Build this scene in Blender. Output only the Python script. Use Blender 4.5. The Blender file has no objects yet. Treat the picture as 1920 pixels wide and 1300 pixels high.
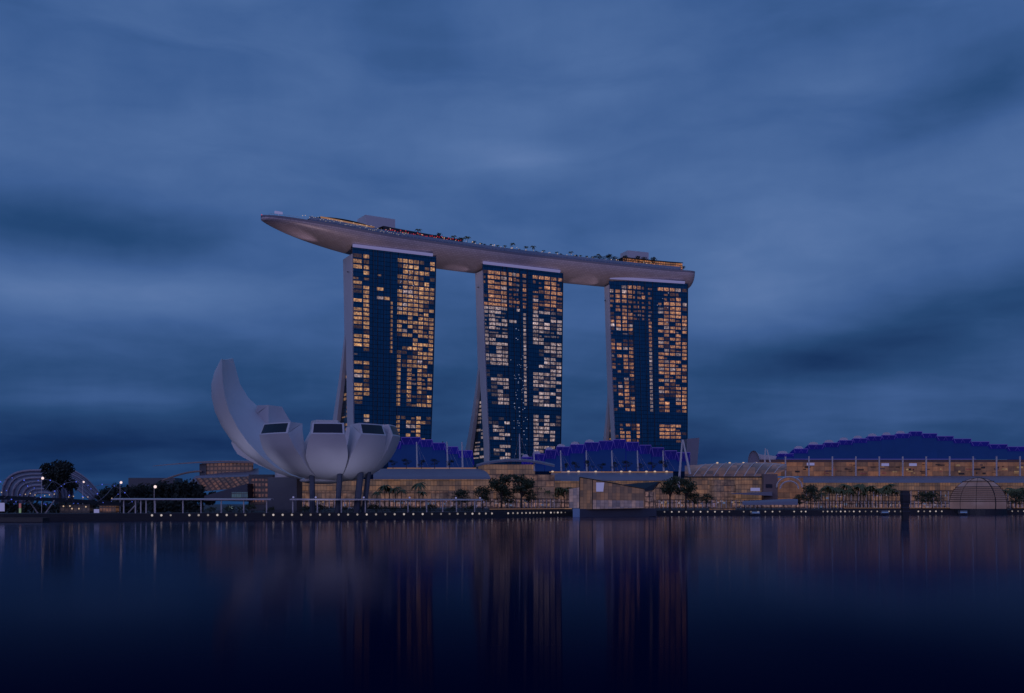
import bpy, math, random
from mathutils import Vector, noise as mnoise
R = math.radians
S = bpy.context.scene
COL = S.collection
rng = random.Random(7)

# ---------------------------------------------------------------- camera
F, HC, HOR = 1950.0, 6.0, 945.0        # focal length in picture widths*1920, eye height, horizon row
cam = bpy.data.cameras.new('camera')
cam.sensor_width = 36.0
cam.lens = 36.0 * F / 1920.0
cam.shift_y = (HOR - 650.0) / 1920.0
cam.clip_start = 0.5
cam.clip_end = 40000
camo = bpy.data.objects.new('camera', cam)
COL.objects.link(camo)
camo.location = (0, 0, HC)
camo.rotation_euler = (R(90), 0, 0)
S.camera = camo

S.view_settings.view_transform = 'Standard'
S.view_settings.look = 'None'
S.view_settings.exposure = 0.0
S.view_settings.gamma = 1.0
S.cycles.use_denoising = True
S.cycles.max_bounces = 6
S.cycles.diffuse_bounces = 2
S.cycles.glossy_bounces = 4
S.cycles.transmission_bounces = 4
S.cycles.sample_clamp_indirect = 3.0
S.cycles.caustics_reflective = False
S.cycles.caustics_refractive = False


# ---------------------------------------------------------------- node helper
class NT:
    def __init__(self, tree):
        self.t = tree
        self.n = tree.nodes
        self.l = tree.links

    def new(self, typ, **kw):
        nd = self.n.new(typ)
        for k, v in kw.items():
            setattr(nd, k, v)
        return nd

    def put(self, sock, v):
        if isinstance(v, bpy.types.NodeSocket):
            self.l.new(v, sock)
        elif v is not None:
            if sock.type == 'RGBA' and not hasattr(v, '__len__'):
                v = (v, v, v, 1)
            if sock.type == 'RGBA' and len(v) == 3:
                v = (*v, 1)
            sock.default_value = v

    def math(self, op, a, b=None, c=None, clamp=False):
        m = self.new('ShaderNodeMath', operation=op)
        m.use_clamp = clamp
        self.put(m.inputs[0], a)
        self.put(m.inputs[1], b)
        self.put(m.inputs[2], c)
        return m.outputs[0]

    def vmath(self, op, a, b=None):
        m = self.new('ShaderNodeVectorMath', operation=op)
        self.put(m.inputs[0], a)
        self.put(m.inputs[1], b)
        return m.outputs['Value'] if op in ('DOT_PRODUCT', 'LENGTH') else m.outputs[0]

    def mix(self, f, a, b, blend='MIX'):
        m = self.new('ShaderNodeMix', data_type='RGBA', blend_type=blend)
        self.put(m.inputs[0], f)
        self.put(m.inputs[6], a)
        self.put(m.inputs[7], b)
        return m.outputs[2]

    def noise(self, vec, scale=5.0, detail=2.0, rough=0.5):
        m = self.new('ShaderNodeTexNoise')
        self.put(m.inputs['Vector'], vec)
        m.inputs['Scale'].default_value = scale
        m.inputs['Detail'].default_value = detail
        m.inputs['Roughness'].default_value = rough
        return m.outputs['Fac']

    def ramp(self, f, stops):
        m = self.new('ShaderNodeValToRGB')
        e = m.color_ramp.elements
        while len(e) < len(stops):
            e.new(0.5)
        for el, (p, c) in zip(e, stops):
            el.position = p
            el.color = (*c, 1) if len(c) == 3 else c
        self.put(m.inputs[0], f)
        return m.outputs[0]

    def maprange(self, f, a, b, c=0.0, d=1.0):
        m = self.new('ShaderNodeMapRange')
        m.clamp = True
        self.put(m.inputs[0], f)
        for i, v in enumerate((a, b, c, d)):
            m.inputs[i + 1].default_value = v
        return m.outputs[0]


def lin(r, g, b):
    f = lambda v: (v / 255 / 12.92) if v / 255 <= 0.04045 else ((v / 255 + 0.055) / 1.055) ** 2.4
    return (f(r), f(g), f(b))


# ---------------------------------------------------------------- sky: dusk overcast, long soft cloud streaks
SUN_AZ, SUN_EL = R(205), R(5)   # the afterglow comes from behind the left shoulder
world = bpy.data.worlds.new('World')
S.world = world
world.use_nodes = True
w = NT(world.node_tree)
w.n.clear()
wout = w.new('ShaderNodeOutputWorld')
wbg = w.new('ShaderNodeBackground')
w.l.new(wbg.outputs[0], wout.inputs[0])
tc = w.new('ShaderNodeTexCoord')
d = tc.outputs['Generated']
sep = w.new('ShaderNodeSeparateXYZ')
w.l.new(d, sep.inputs[0])
az = w.math('ARCTAN2', sep.outputs[0], sep.outputs[1])
el = w.math('ARCSINE', sep.outputs[2])


def blob(px, py, sx, sy, tilt=0.0):
    """a soft cloud bank at a compass bearing and height; px,py give the bearing as seen from the quay"""
    a0 = math.atan((px - 960) / F)
    e0 = math.atan((HOR - py) / F * math.cos(a0))
    da = w.math('SUBTRACT', az, a0)
    de = w.math('SUBTRACT', el, e0)
    if tilt:
        de = w.math('SUBTRACT', de, w.math('MULTIPLY', da, tilt))
    x = w.math('MULTIPLY', da, F / sx)
    y = w.math('MULTIPLY', de, F / sy)
    r2 = w.math('ADD', w.math('MULTIPLY', x, x), w.math('MULTIPLY', y, y))
    return w.math('POWER', 2.718, w.math('MULTIPLY', r2, -1.0))


comb = w.new('ShaderNodeCombineXYZ')
w.put(comb.inputs[0], w.math('MULTIPLY', az, 2.2))
w.put(comb.inputs[1], w.math('MULTIPLY', el, 9.0))
warp = w.noise(comb.outputs[0], 1.3, 2.0)
comb2 = w.new('ShaderNodeCombineXYZ')
w.put(comb2.inputs[0], w.math('ADD', w.math('MULTIPLY', az, 2.0), w.math('MULTIPLY', warp, 0.9)))
w.put(comb2.inputs[1], w.math('ADD', w.math('MULTIPLY', el, 9.0), w.math('MULTIPLY', warp, 1.1)))
n1 = w.noise(comb2.outputs[0], 1.6, 4.0, 0.5)
zz_ = w.math('ADD', w.math('MAXIMUM', sep.outputs[2], 0.0), 0.10)
comb3 = w.new('ShaderNodeCombineXYZ')   # cloud layer seen in perspective
w.put(comb3.inputs[0], w.math('ADD', w.math('DIVIDE', sep.outputs[0], zz_), w.math('MULTIPLY', warp, 1.2)))
w.put(comb3.inputs[1], w.math('ADD', w.math('MULTIPLY', w.math('DIVIDE', sep.outputs[1], zz_), 1.1), w.math('MULTIPLY', warp, 2.2)))
n2 = w.noise(comb3.outputs[0], 0.9, 4.0, 0.5)
comb4 = w.new('ShaderNodeCombineXYZ')
w.put(comb4.inputs[0], w.math('MULTIPLY', az, 6.0))
w.put(comb4.inputs[1], w.math('ADD', w.math('MULTIPLY', el, 11.0), w.math('MULTIPLY', warp, 1.5)))
n3 = w.noise(comb4.outputs[0], 1.1, 5.0, 0.55)
# brightness of the cloud deck against elevation
base = w.ramp(w.math('MULTIPLY', el, 1.0 / R(40)), [
    (0.0, (0.30,) * 3), (0.10, (0.36,) * 3), (0.20, (0.46,) * 3), (0.30, (0.57,) * 3), (0.42, (0.62,) * 3),
    (0.68, (0.60,) * 3), (1.0, (0.75,) * 3)])
val = w.math('ADD', base, w.math('MULTIPLY', w.math('SUBTRACT', n1, 0.5), 0.24))
val = w.math('ADD', val, w.math('MULTIPLY', w.math('SUBTRACT', n2, 0.5), 0.34))
val = w.math('ADD', val, w.math('MULTIPLY', w.math('SUBTRACT', n3, 0.5), 0.34))
BLOBS = [  # px, py, width, height, tilt, amount
    (150, 425, 300, 55, 0.02, -0.26), (60, 560, 330, 45, -0.02, 0.24), (330, 540, 260, 40, -0.05, 0.12),
    (150, 835, 430, 45, 0.0, -0.22), (250, 745, 300, 22, 0.01, 0.07), (60, 640, 260, 30, 0.0, 0.06), (560, 790, 260, 40, 0.0, -0.08), (1420, 500, 260, 90, 0.0, 0.06), (200, 690, 380, 40, 0.0, -0.04),
    (740, 60, 120, 120, 0.0, -0.12), (1800, 190, 180, 75, 0.2, -0.26), (1650, 30, 200, 60, 0.1, -0.10),
    (300, 260, 420, 70, 0.03, 0.10), (960, 290, 130, 35, -0.12, 0.16), (1060, 110, 160, 120, 0.0, 0.08),
    (1500, 420, 420, 90, 0.12, 0.06), (1660, 640, 290, 50, 0.14, -0.15), (1560, 480, 330, 70, 0.08, 0.05), (1400, 580, 160, 50, 0.05, 0.08), (1850, 560, 200, 50, 0.2, -0.08),
    (1420, 690, 300, 35, 0.05, -0.10), (1700, 760, 400, 40, 0.06, 0.08), (60, 30, 160, 90, 0.0, -0.06),
    (1450, 200, 200, 200, 0.0, 0.05), (560, 640, 160, 60, 0.0, -0.05), (980, 700, 220, 70, 0.0, -0.05),
]
for (px, py, sx, sy, ti, am) in BLOBS:
    val = w.math('ADD', val, w.math('MULTIPLY', blob(px, py, sx, sy, ti), am))
cloud = w.ramp(val, [(0.0, lin(2, 34, 74)), (0.16, lin(7, 44, 90)), (0.36, lin(33, 69, 116)), (0.56, lin(59, 92, 145)),
                     (0.74, lin(78, 109, 160)), (1.0, lin(106, 132, 180))])
# afterglow on the western clouds behind the viewer
back = w.maprange(w.math('MULTIPLY', sep.outputs[1], -1.0), 0.1, 0.9)
cloud = w.mix(w.math('MULTIPLY', back, 0.9), cloud, (0.165, 0.16, 0.45))
nish = w.new('ShaderNodeTexSky', sky_type='NISHITA')
nish.sun_disc = False
nish.sun_elevation = R(1.0)
nish.sun_rotation = SUN_AZ
skyc = w.mix(1.0, cloud, w.mix(1.0, nish.outputs[0], (0.004, 0.004, 0.004), 'MULTIPLY'), 'ADD')
w.l.new(skyc, wbg.inputs[0])
wbg.inputs[1].default_value = 1.0

sun = bpy.data.lights.new('afterglow_sun', 'SUN')
sun.energy = 0.40
sun.angle = R(40)
sun.color = (0.64, 0.64, 1.0)
suno = bpy.data.objects.new('afterglow_sun', sun)
COL.objects.link(suno)
sd = Vector((math.sin(SUN_AZ) * math.cos(SUN_EL), math.cos(SUN_AZ) * math.cos(SUN_EL), math.sin(SUN_EL)))
suno.rotation_euler = sd.to_track_quat('Z', 'Y').to_euler()


# ---------------------------------------------------------------- materials
def mat(name, color, rough=0.6, metal=0.0, vary=0.12, scale=0.3, bump=0.0, bscale=3.0):
    m = bpy.data.materials.new(name)
    m.use_nodes = True
    t = NT(m.node_tree)
    b = t.n['Principled BSDF']
    tcn = t.new('ShaderNodeTexCoord')
    n = t.noise(tcn.outputs['Object'], scale, 4.0, 0.6)
    dark = tuple(c * (1 - vary) for c in color)
    lite = tuple(min(1, c * (1 + vary)) for c in color)
    t.put(b.inputs['Base Color'], t.mix(n, dark, lite))
    b.inputs['Roughness'].default_value = rough
    b.inputs['Metallic'].default_value = metal
    if bump:
        bn = t.new('ShaderNodeBump')
        bn.inputs['Strength'].default_value = bump
        t.put(bn.inputs['Height'], t.noise(tcn.outputs['Object'], bscale, 3.0))
        t.l.new(bn.outputs[0], b.inputs['Normal'])
    return m


def no_sample(m):
    m.cycles.emission_sampling = 'NONE'
    return m


def glow(name, color, strength=1.0, vary=0.0, scale=1.0, sample=False, wobble=0.0):
    """a surface that gives off light (lamp, lit pane)"""
    m = bpy.data.materials.new(name)
    m.use_nodes = True
    t = NT(m.node_tree)
    b = t.n['Principled BSDF']
    b.inputs['Base Color'].default_value = (0.02, 0.02, 0.03, 1)
    b.inputs['Roughness'].default_value = 0.3
    b.inputs['Emission Color'].default_value = (*color, 1)
    b.inputs['Emission Strength'].default_value = strength
    if vary:
        tcn = t.new('ShaderNodeTexCoord')
        n = t.noise(tcn.outputs['Object'], scale, 3.0, 0.6)
        t.put(b.inputs['Emission Strength'], t.math('MULTIPLY', t.maprange(n, 0.3, 0.7, 1 - vary, 1 + vary), strength))
    if wobble:
        oi = t.new('ShaderNodeObjectInfo')
        t.put(b.inputs['Emission Strength'], t.math('MULTIPLY', t.math('ADD', 1 - wobble, t.math('MULTIPLY', oi.outputs['Random'], 2 * wobble)), strength))
    if not sample:
        no_sample(m)
    return m


def window_glow(name, color, strength):
    """a lit hotel window: each one at its own level and tint, with curtains and lamps as blotches"""
    m = bpy.data.materials.new(name)
    m.use_nodes = True
    t = NT(m.node_tree)
    b = t.n['Principled BSDF']
    b.inputs['Base Color'].default_value = (0.02, 0.03, 0.05, 1)
    b.inputs['Roughness'].default_value = 0.25
    g = t.new('ShaderNodeNewGeometry')
    at = t.new('ShaderNodeAttribute')
    at.attribute_name = 'lit'
    pos = g.outputs['Position']
    fine = t.noise(pos, 0.75, 2.0, 0.6)
    big = t.noise(pos, 0.11, 2.0, 0.5)
    k = t.math('MULTIPLY', t.maprange(fine, 0.3, 0.72, 0.45, 1.35), t.maprange(big, 0.3, 0.7, 0.75, 1.25))
    k = t.math('MULTIPLY', k, at.outputs['Fac'])
    uvn = t.new('ShaderNodeUVMap')
    sp = t.new('ShaderNodeSeparateXYZ')
    t.l.new(uvn.outputs[0], sp.inputs[0])
    cell = t.new('ShaderNodeCombineXYZ')
    t.put(cell.inputs[0], t.math('FLOOR', t.math('DIVIDE', sp.outputs[0], 0.95)))
    t.put(cell.inputs[1], t.math('FLOOR', t.math('DIVIDE', sp.outputs[1], 1.15)))
    wn = t.new('ShaderNodeTexWhiteNoise', noise_dimensions='2D')
    t.l.new(cell.outputs[0], wn.inputs['Vector'])
    mull = t.math('LESS_THAN', t.math('FRACT', t.math('DIVIDE', sp.outputs[0], 0.95)), 0.14)
    k = t.math('MULTIPLY', k, t.maprange(wn.outputs[0], 0.0, 1.0, 0.45, 1.35))
    k = t.math('MULTIPLY', k, t.math('SUBTRACT', 1.0, t.math('MULTIPLY', mull, 0.7)))
    warm = tuple(c * f for c, f in zip(color, (1.0, 0.78, 0.62)))
    t.put(b.inputs['Emission Color'], t.mix(t.maprange(fine, 0.35, 0.65), warm, color))
    t.put(b.inputs['Emission Strength'], t.math('MULTIPLY', k, strength))
    return no_sample(m)


def lit_wall(name, color, strength, cw, ch, mortar=0.12, dark=0.25, vary=0.5, nscale=0.12, floor_dim=None):
    """glazed wall lit from inside, mullions and floors as a grid in the wall's own UV metres"""
    m = bpy.data.materials.new(name)
    m.use_nodes = True
    t = NT(m.node_tree)
    b = t.n['Principled BSDF']
    b.inputs['Base Color'].default_value = (0.025, 0.022, 0.025, 1)
    b.inputs['Roughness'].default_value = 0.35
    uv = t.new('ShaderNodeUVMap')
    sp = t.new('ShaderNodeSeparateXYZ')
    t.l.new(uv.outputs[0], sp.inputs[0])

    def line(v, step, width):
        fr = t.math('FRACT', t.math('DIVIDE', v, step))
        return t.math('LESS_THAN', fr, width)
    gx = line(sp.outputs[0], cw, mortar)
    gy = line(sp.outputs[1], ch, mortar * 1.3)
    g = t.math('MAXIMUM', gx, gy)
    # cell index noise: rooms of different brightness
    cell = t.new('ShaderNodeCombineXYZ')
    t.put(cell.inputs[0], t.math('FLOOR', t.math('DIVIDE', sp.outputs[0], cw * 2)))
    t.put(cell.inputs[1], t.math('FLOOR', t.math('DIVIDE', sp.outputs[1], ch)))
    wn = t.new('ShaderNodeTexWhiteNoise', noise_dimensions='2D')
    t.l.new(cell.outputs[0], wn.inputs['Vector'])
    n = t.noise(uv.outputs[0], nscale, 4.0, 0.6)
    k = t.math('ADD', 1 - vary, t.math('MULTIPLY', t.maprange(n, 0.3, 0.7), vary * 1.1))
    k = t.math('MULTIPLY', k, t.math('ADD', 0.60, t.math('MULTIPLY', wn.outputs[0], 0.75)))
    k = t.math('MULTIPLY', k, t.math('SUBTRACT', 1.0, t.math('MULTIPLY', g, 1 - dark)))
    hot = tuple(c * f for c, f in zip(color, (1.2, 0.93, 0.66)))
    t.put(b.inputs['Emission Color'], t.mix(wn.outputs[0], color, hot))
    t.put(b.inputs['Emission Strength'], t.math('MULTIPLY', k, strength))
    return no_sample(m)


def glass_grid(name, color, cw, ch, rough=0.12, line_w=0.06, line_col=(0.008, 0.012, 0.02), metal=1.0):
    """dark reflective curtain wall with fins and slab edges, in UV metres"""
    m = bpy.data.materials.new(name)
    m.use_nodes = True
    t = NT(m.node_tree)
    b = t.n['Principled BSDF']
    uv = t.new('ShaderNodeUVMap')
    sp = t.new('ShaderNodeSeparateXYZ')
    t.l.new(uv.outputs[0], sp.inputs[0])
    fx = t.math('LESS_THAN', t.math('FRACT', t.math('DIVIDE', sp.outputs[0], cw)), line_w)
    fy = t.math('LESS_THAN', t.math('FRACT', t.math('DIVIDE', sp.outputs[1], ch)), line_w * 1.4)
    g = t.math('MAXIMUM', fx, fy)
    cell = t.new('ShaderNodeCombineXYZ')
    t.put(cell.inputs[0], t.math('FLOOR', t.math('DIVIDE', sp.outputs[0], cw)))
    t.put(cell.inputs[1], t.math('FLOOR', t.math('DIVIDE', sp.outputs[1], ch)))
    wn = t.new('ShaderNodeTexWhiteNoise', noise_dimensions='2D')
    t.l.new(cell.outputs[0], wn.inputs['Vector'])
    a = tuple(c * 0.9 for c in color)
    c2 = tuple(c * 1.1 for c in color)
    t.put(b.inputs['Base Color'], t.mix(g, t.mix(wn.outputs[0], a, c2), line_col))
    b.inputs['Metallic'].default_value = metal
    t.put(b.inputs['Roughness'], t.math('ADD', rough, t.math('MULTIPLY', g, 0.3)))
    return m


M = {}
M['white_panel'] = mat('white_panel', (0.62, 0.60, 0.62), 0.5, vary=0.06, scale=0.15, bump=0.05, bscale=0.6)
M['white_clad'] = mat('white_clad', (0.60, 0.58, 0.60), 0.55, vary=0.05, scale=0.1)
M['concrete'] = mat('concrete', (0.20, 0.20, 0.22), 0.8, vary=0.2, scale=0.4)
M['quay_stone'] = mat('quay_stone', (0.03, 0.03, 0.038), 0.85, vary=0.3, scale=0.5)
M['paving'] = mat('paving', (0.13, 0.12, 0.12), 0.8, vary=0.2, scale=0.3)
M['dark_metal'] = mat('dark_metal', (0.02, 0.022, 0.03), 0.5, vary=0.2)
M['dark_clad'] = mat('dark_clad', (0.045, 0.055, 0.085), 0.45, vary=0.2, scale=0.2)
M['steel_white'] = mat('steel_white', (0.62, 0.56, 0.54), 0.4, vary=0.05)
M['grey_roof'] = mat('grey_roof', (0.20, 0.20, 0.25), 0.5, vary=0.08, scale=0.08)
M['leaf'] = mat('leaf', (0.045, 0.065, 0.030), 0.7, vary=0.5, scale=0.6)
M['leaf_dark'] = mat('leaf_dark', (0.018, 0.028, 0.022), 0.8, vary=0.5, scale=0.5)
M['leaf_palm'] = mat('leaf_palm', (0.10, 0.11, 0.035), 0.6, vary=0.4, scale=0.8)
M['bark'] = mat('bark', (0.07, 0.055, 0.045), 0.9, vary=0.3, scale=2.0)
M['ground'] = mat('ground', (0.05, 0.05, 0.05), 0.9, vary=0.3, scale=0.02)
M['dark_glass'] = mat('dark_glass', (0.006, 0.012, 0.026), 0.3, vary=0.2)
M['tower_glass'] = glass_grid('tower_glass', (0.013, 0.085, 0.135), 2.2, 3.2, 0.16)
M['hull_panel'] = None
M['win_amber'] = window_glow('win_amber', (0.44, 0.25, 0.115), 1.08)
M['win_pale'] = window_glow('win_pale', (0.37, 0.30, 0.31), 1.08)
M['win_orange'] = window_glow('win_orange', (0.42, 0.21, 0.105), 1.08)
M['lamp_white'] = glow('lamp_white', (1.0, 0.85, 0.82), 0.32, wobble=0.6)
M['street_glow'] = glow('street_glow', (1.0, 0.76, 0.74), 1.1)
M['lamp_warm'] = glow('lamp_warm', (1.0, 0.70, 0.50), 0.55)
M['lamp_blue'] = glow('lamp_blue', (0.10, 0.16, 1.0), 0.9)
M['lamp_red'] = glow('lamp_red', (1.0, 0.05, 0.08), 0.6)
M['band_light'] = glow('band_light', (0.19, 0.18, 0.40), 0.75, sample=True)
M['sign_pale'] = glow('sign_pale', (0.16, 0.16, 0.34), 1.0)
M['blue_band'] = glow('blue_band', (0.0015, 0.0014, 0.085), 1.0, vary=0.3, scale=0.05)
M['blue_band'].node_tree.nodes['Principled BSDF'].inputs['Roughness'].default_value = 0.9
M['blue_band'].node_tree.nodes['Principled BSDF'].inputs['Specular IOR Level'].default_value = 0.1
M['blue_edge'] = glow('blue_edge', (0.055, 0.038, 0.28), 0.65)
M['blue_glass'] = None
M['orange_strip'] = glow('orange_strip', (0.34, 0.17, 0.09), 0.8)


def hull_material():
    m = bpy.data.materials.new('hull_panel')
    m.use_nodes = True
    t = NT(m.node_tree)
    b = t.n['Principled BSDF']
    uv = t.new('ShaderNodeUVMap')
    br = t.new('ShaderNodeTexBrick')
    t.l.new(uv.outputs[0], br.inputs['Vector'])
    br.inputs['Color1'].default_value = (0.60, 0.52, 0.53, 1)
    br.inputs['Color2'].default_value = (0.50, 0.42, 0.43, 1)
    br.inputs['Mortar'].default_value = (0.26, 0.21, 0.22, 1)
    br.inputs['Scale'].default_value = 1.0
    br.inputs['Mortar Size'].default_value = 0.10
    br.inputs['Brick Width'].default_value = 2.6
    br.inputs['Row Height'].default_value = 1.3
    n = t.noise(uv.outputs[0], 0.09, 3.0)
    t.put(b.inputs['Base Color'], t.mix(t.math('MULTIPLY', n, 0.4), br.outputs[0], (0.42, 0.35, 0.37)))
    b.inputs['Metallic'].default_value = 0.15
    b.inputs['Roughness'].default_value = 0.40
    return m


M['hull_panel'] = hull_material()


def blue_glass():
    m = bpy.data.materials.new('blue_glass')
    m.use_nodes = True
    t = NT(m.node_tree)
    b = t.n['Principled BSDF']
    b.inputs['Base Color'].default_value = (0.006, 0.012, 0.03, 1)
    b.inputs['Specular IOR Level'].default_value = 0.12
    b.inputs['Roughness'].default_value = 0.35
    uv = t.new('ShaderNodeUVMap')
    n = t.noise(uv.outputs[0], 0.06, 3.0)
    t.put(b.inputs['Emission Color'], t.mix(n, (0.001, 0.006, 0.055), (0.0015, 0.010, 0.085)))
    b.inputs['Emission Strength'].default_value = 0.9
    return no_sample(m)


M['blue_glass'] = blue_glass()
M['lit_atrium'] = lit_wall('lit_atrium', (0.088, 0.057, 0.048), 1.45, 1.6, 2.6, dark=0.4, vary=0.6)
M['lit_lower'] = lit_wall('lit_lower', (0.078, 0.052, 0.052), 1.5, 2.2, 3.2, dark=0.35, vary=0.85, nscale=0.25)
M['lit_shop'] = lit_wall('lit_shop', (0.13, 0.092, 0.118), 1.3, 2.4, 2.8, mortar=0.2, dark=0.25, vary=1.0, nscale=0.5)
M['lit_orange'] = lit_wall('lit_orange', (0.110, 0.060, 0.046), 1.0, 3.4, 3.0, mortar=0.06, dark=0.55, vary=0.6, nscale=0.16)
M['lit_theatre'] = lit_wall('lit_theatre', (0.072, 0.042, 0.043), 1.0, 1.8, 2.0, mortar=0.3, dark=0.25, vary=0.5)
M['lit_crystal'] = lit_wall('lit_crystal', (0.074, 0.052, 0.058), 1.0, 1.5, 1.9, mortar=0.09, dark=0.6, vary=0.4)
M['lit_crystal_low'] = lit_wall('lit_crystal_low', (0.098, 0.086, 0.155), 1.0, 1.5, 1.9, mortar=0.09, dark=0.6, vary=0.5, nscale=0.3)
M['lit_ball'] = lit_wall('lit_ball', (0.060, 0.050, 0.088), 1.0, 400.0, 400.0, mortar=0.0, dark=1.0, vary=0.35)
M['lit_vault'] = lit_wall('lit_vault', (0.055, 0.040, 0.058), 1.0, 1.7, 3.5, mortar=0.05, dark=0.7, vary=0.35)
M['lit_teal'] = lit_wall('lit_teal', (0.02, 0.06, 0.12), 1.0, 1.0, 1.6, mortar=0.2, dark=0.35, vary=0.5)


# ---------------------------------------------------------------- geometry helpers
def P(px, py, dep):
    """the point seen at picture column px, row py when it stands dep metres out"""
    return Vector(((px - 960) / F * dep, dep, HC + (HOR - py) / F * dep))


class MB:
    def __init__(self):
        self.v = []
        self.f = []
        self.uv = []
        self.attr = []
        self.smooth = False

    def face(self, pts, uvs=None, a=None):
        i = len(self.v)
        self.v += [Vector(p) for p in pts]
        self.f.append(tuple(range(i, i + len(pts))))
        self.uv.append(uvs)
        self.attr.append(a)

    def grid(self, rows, uvs=None, close=False):
        """rows of equal length joined as quads"""
        i0 = len(self.v)
        n = len(rows[0])
        for r in rows:
            self.v += [Vector(p) for p in r]
        for i in range(len(rows) - 1):
            for j in range(n if close else n - 1):
                k = (j + 1) % n
                self.f.append((i0 + i * n + j, i0 + i * n + k, i0 + (i + 1) * n + k, i0 + (i + 1) * n + j))
                self.uv.append([uvs[i][j], uvs[i][k], uvs[i + 1][k], uvs[i + 1][j]] if uvs else None)
                self.attr.append(None)

    def box(self, c, s, rz=0.0):
        """box of size s with its centre c"""
        cx, cy, cz = c
        x, y, z = s[0] / 2, s[1] / 2, s[2] / 2
        co, si = math.cos(rz), math.sin(rz)
        p = []
        for dz in (-z, z):
            for dx, dy in ((-x, -y), (x, -y), (x, y), (-x, y)):
                p.append(Vector((cx + dx * co - dy * si, cy + dx * si + dy * co, cz + dz)))
        self.hexa(p)

    def hexa(self, p):
        """p: four bottom corners counter-clockwise, then the four above them"""
        i = len(self.v)
        self.v += [Vector(q) for q in p]
        for f in ((3, 2, 1, 0), (4, 5, 6, 7), (0, 1, 5, 4), (1, 2, 6, 5), (2, 3, 7, 6), (3, 0, 4, 7)):
            self.f.append(tuple(i + k for k in f))
            q = [p[k] for k in f]
            e = (q[1] - q[0]) if (q[1] - q[0]).length > 0 else Vector((1, 0, 0))
            wl, hl = e.length, (q[2] - q[1]).length
            self.uv.append([(0, 0), (wl, 0), (wl, hl), (0, hl)])
            self.attr.append(None)

    def prism(self, poly, off):
        """polygon (list of points) extruded by the vector off, closed"""
        n = len(poly)
        i = len(self.v)
        off = Vector(off)
        self.v += [Vector(p) for p in poly] + [Vector(p) + off for p in poly]
        x0 = Vector(poly[0])
        ex = (Vector(poly[1]) - x0).normalized()
        nn = Vector((0, 0, 0))
        for k in range(n):
            nn += (Vector(poly[k]) - x0).cross(Vector(poly[(k + 1) % n]) - x0)
        ey = nn.normalized().cross(ex)
        uv = [((Vector(p) - x0).dot(ex), (Vector(p) - x0).dot(ey)) for p in poly]
        self.f.append(tuple(range(i, i + n)))
        self.uv.append(list(uv))
        self.attr.append(None)
        self.f.append(tuple(reversed(range(i + n, i + 2 * n))))
        self.uv.append(list(reversed(uv)))
        self.attr.append(None)
        for k in range(n):
            q = (k + 1) % n
            self.f.append((i + k, i + n + k, i + n + q, i + q))
            self.uv.append([(0, 0), (0, off.length), (1, off.length), (1, 0)])
            self.attr.append(None)

    def tube(self, pts, r, n=6, cap=True, r1=None):
        pts = [Vector(p) for p in pts]
        rows = []
        for k, p in enumerate(pts):
            a = pts[max(0, k - 1)]
            b = pts[min(len(pts) - 1, k + 1)]
            t = (b - a).normalized()
            up = Vector((0, 0, 1)) if abs(t.z) < 0.95 else Vector((0, 1, 0))
            e1 = t.cross(up).normalized()
            e2 = t.cross(e1)
            rr = r if r1 is None else r + (r1 - r) * k / max(1, len(pts) - 1)
            rows.append([p + e1 * rr * math.cos(2 * math.pi * j / n) + e2 * rr * math.sin(2 * math.pi * j / n) for j in range(n)])
        i0 = len(self.v)
        self.grid(rows, close=True)
        if cap:
            L = len(rows)
            self.f.append(tuple(i0 + j for j in reversed(range(n))))
            self.f.append(tuple(i0 + (L - 1) * n + j for j in range(n)))
            self.uv += [None, None]
            self.attr += [None, None]

    def ball(self, c, r, nu=8, nv=5, sz=1.0):
        c = Vector(c)
        rows = []
        for i in range(nv + 1):
            th = math.pi * i / nv
            rr = max(1e-3, math.sin(th))
            rows.append([c + Vector((r * rr * math.cos(2 * math.pi * j / nu), r * rr * math.sin(2 * math.pi * j / nu), r * sz * math.cos(th)))
                         for j in range(nu)])
        self.grid(rows, close=True)

    def build(self, name, material, parent=None, smooth=False):
        me = bpy.data.meshes.new(name)
        o0 = Vector(parent.get('_o', (0, 0, 0))) if parent is not None else Vector((0, 0, 0))
        me.from_pydata([tuple(v - o0) for v in self.v], [], self.f)
        if any(u for u in self.uv):
            lay = me.uv_layers.new(name='UVMap')
            li = 0
            for fi, f in enumerate(self.f):
                u = self.uv[fi]
                for k in range(len(f)):
                    if u:
                        lay.data[li].uv = u[k]
                    li += 1
        if any(a is not None for a in self.attr):
            at = me.attributes.new('lit', 'FLOAT', 'FACE')
            for i, a in enumerate(self.attr):
                at.data[i].value = 1.0 if a is None else a
        if smooth or self.smooth:
            for p in me.polygons:
                p.use_smooth = True
        me.materials.append(M[material] if isinstance(material, str) else material)
        o = bpy.data.objects.new(name, me)
        COL.objects.link(o)
        if parent is not None:
            o.parent = parent
            o['_o'] = tuple(o0)
        return o


def tag(o, label=None, cat=None, group=None, kind=None):
    if label:
        o['label'] = label
    if cat:
        o['category'] = cat
    if group:
        o['group'] = group
    if kind:
        o['kind'] = kind
    return o


def thing(name, label, cat, loc, group=None):
    o = bpy.data.objects.new(name, None)
    o.empty_display_size = 0.1
    COL.objects.link(o)
    o.location = loc
    o['_o'] = tuple(loc)
    return tag(o, label, cat, group)


def copy_tree(o, parent=None):
    c = o.copy()
    COL.objects.link(c)
    if parent is not None:
        c.parent = parent
    for ch in list(o.children):
        copy_tree(ch, c)
    return c


def shore(px):
    """distance to the water's edge along picture column px"""
    pts = [(-400, 330), (0, 345), (320, 372), (640, 392), (900, 432), (1075, 500), (1230, 528), (1500, 552), (1920, 580), (2500, 610)]
    for (a, da), (b, db) in zip(pts, pts[1:]):
        if px <= b:
            return da + (db - da) * (px - a) / (b - a)
    return pts[-1][1]


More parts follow.
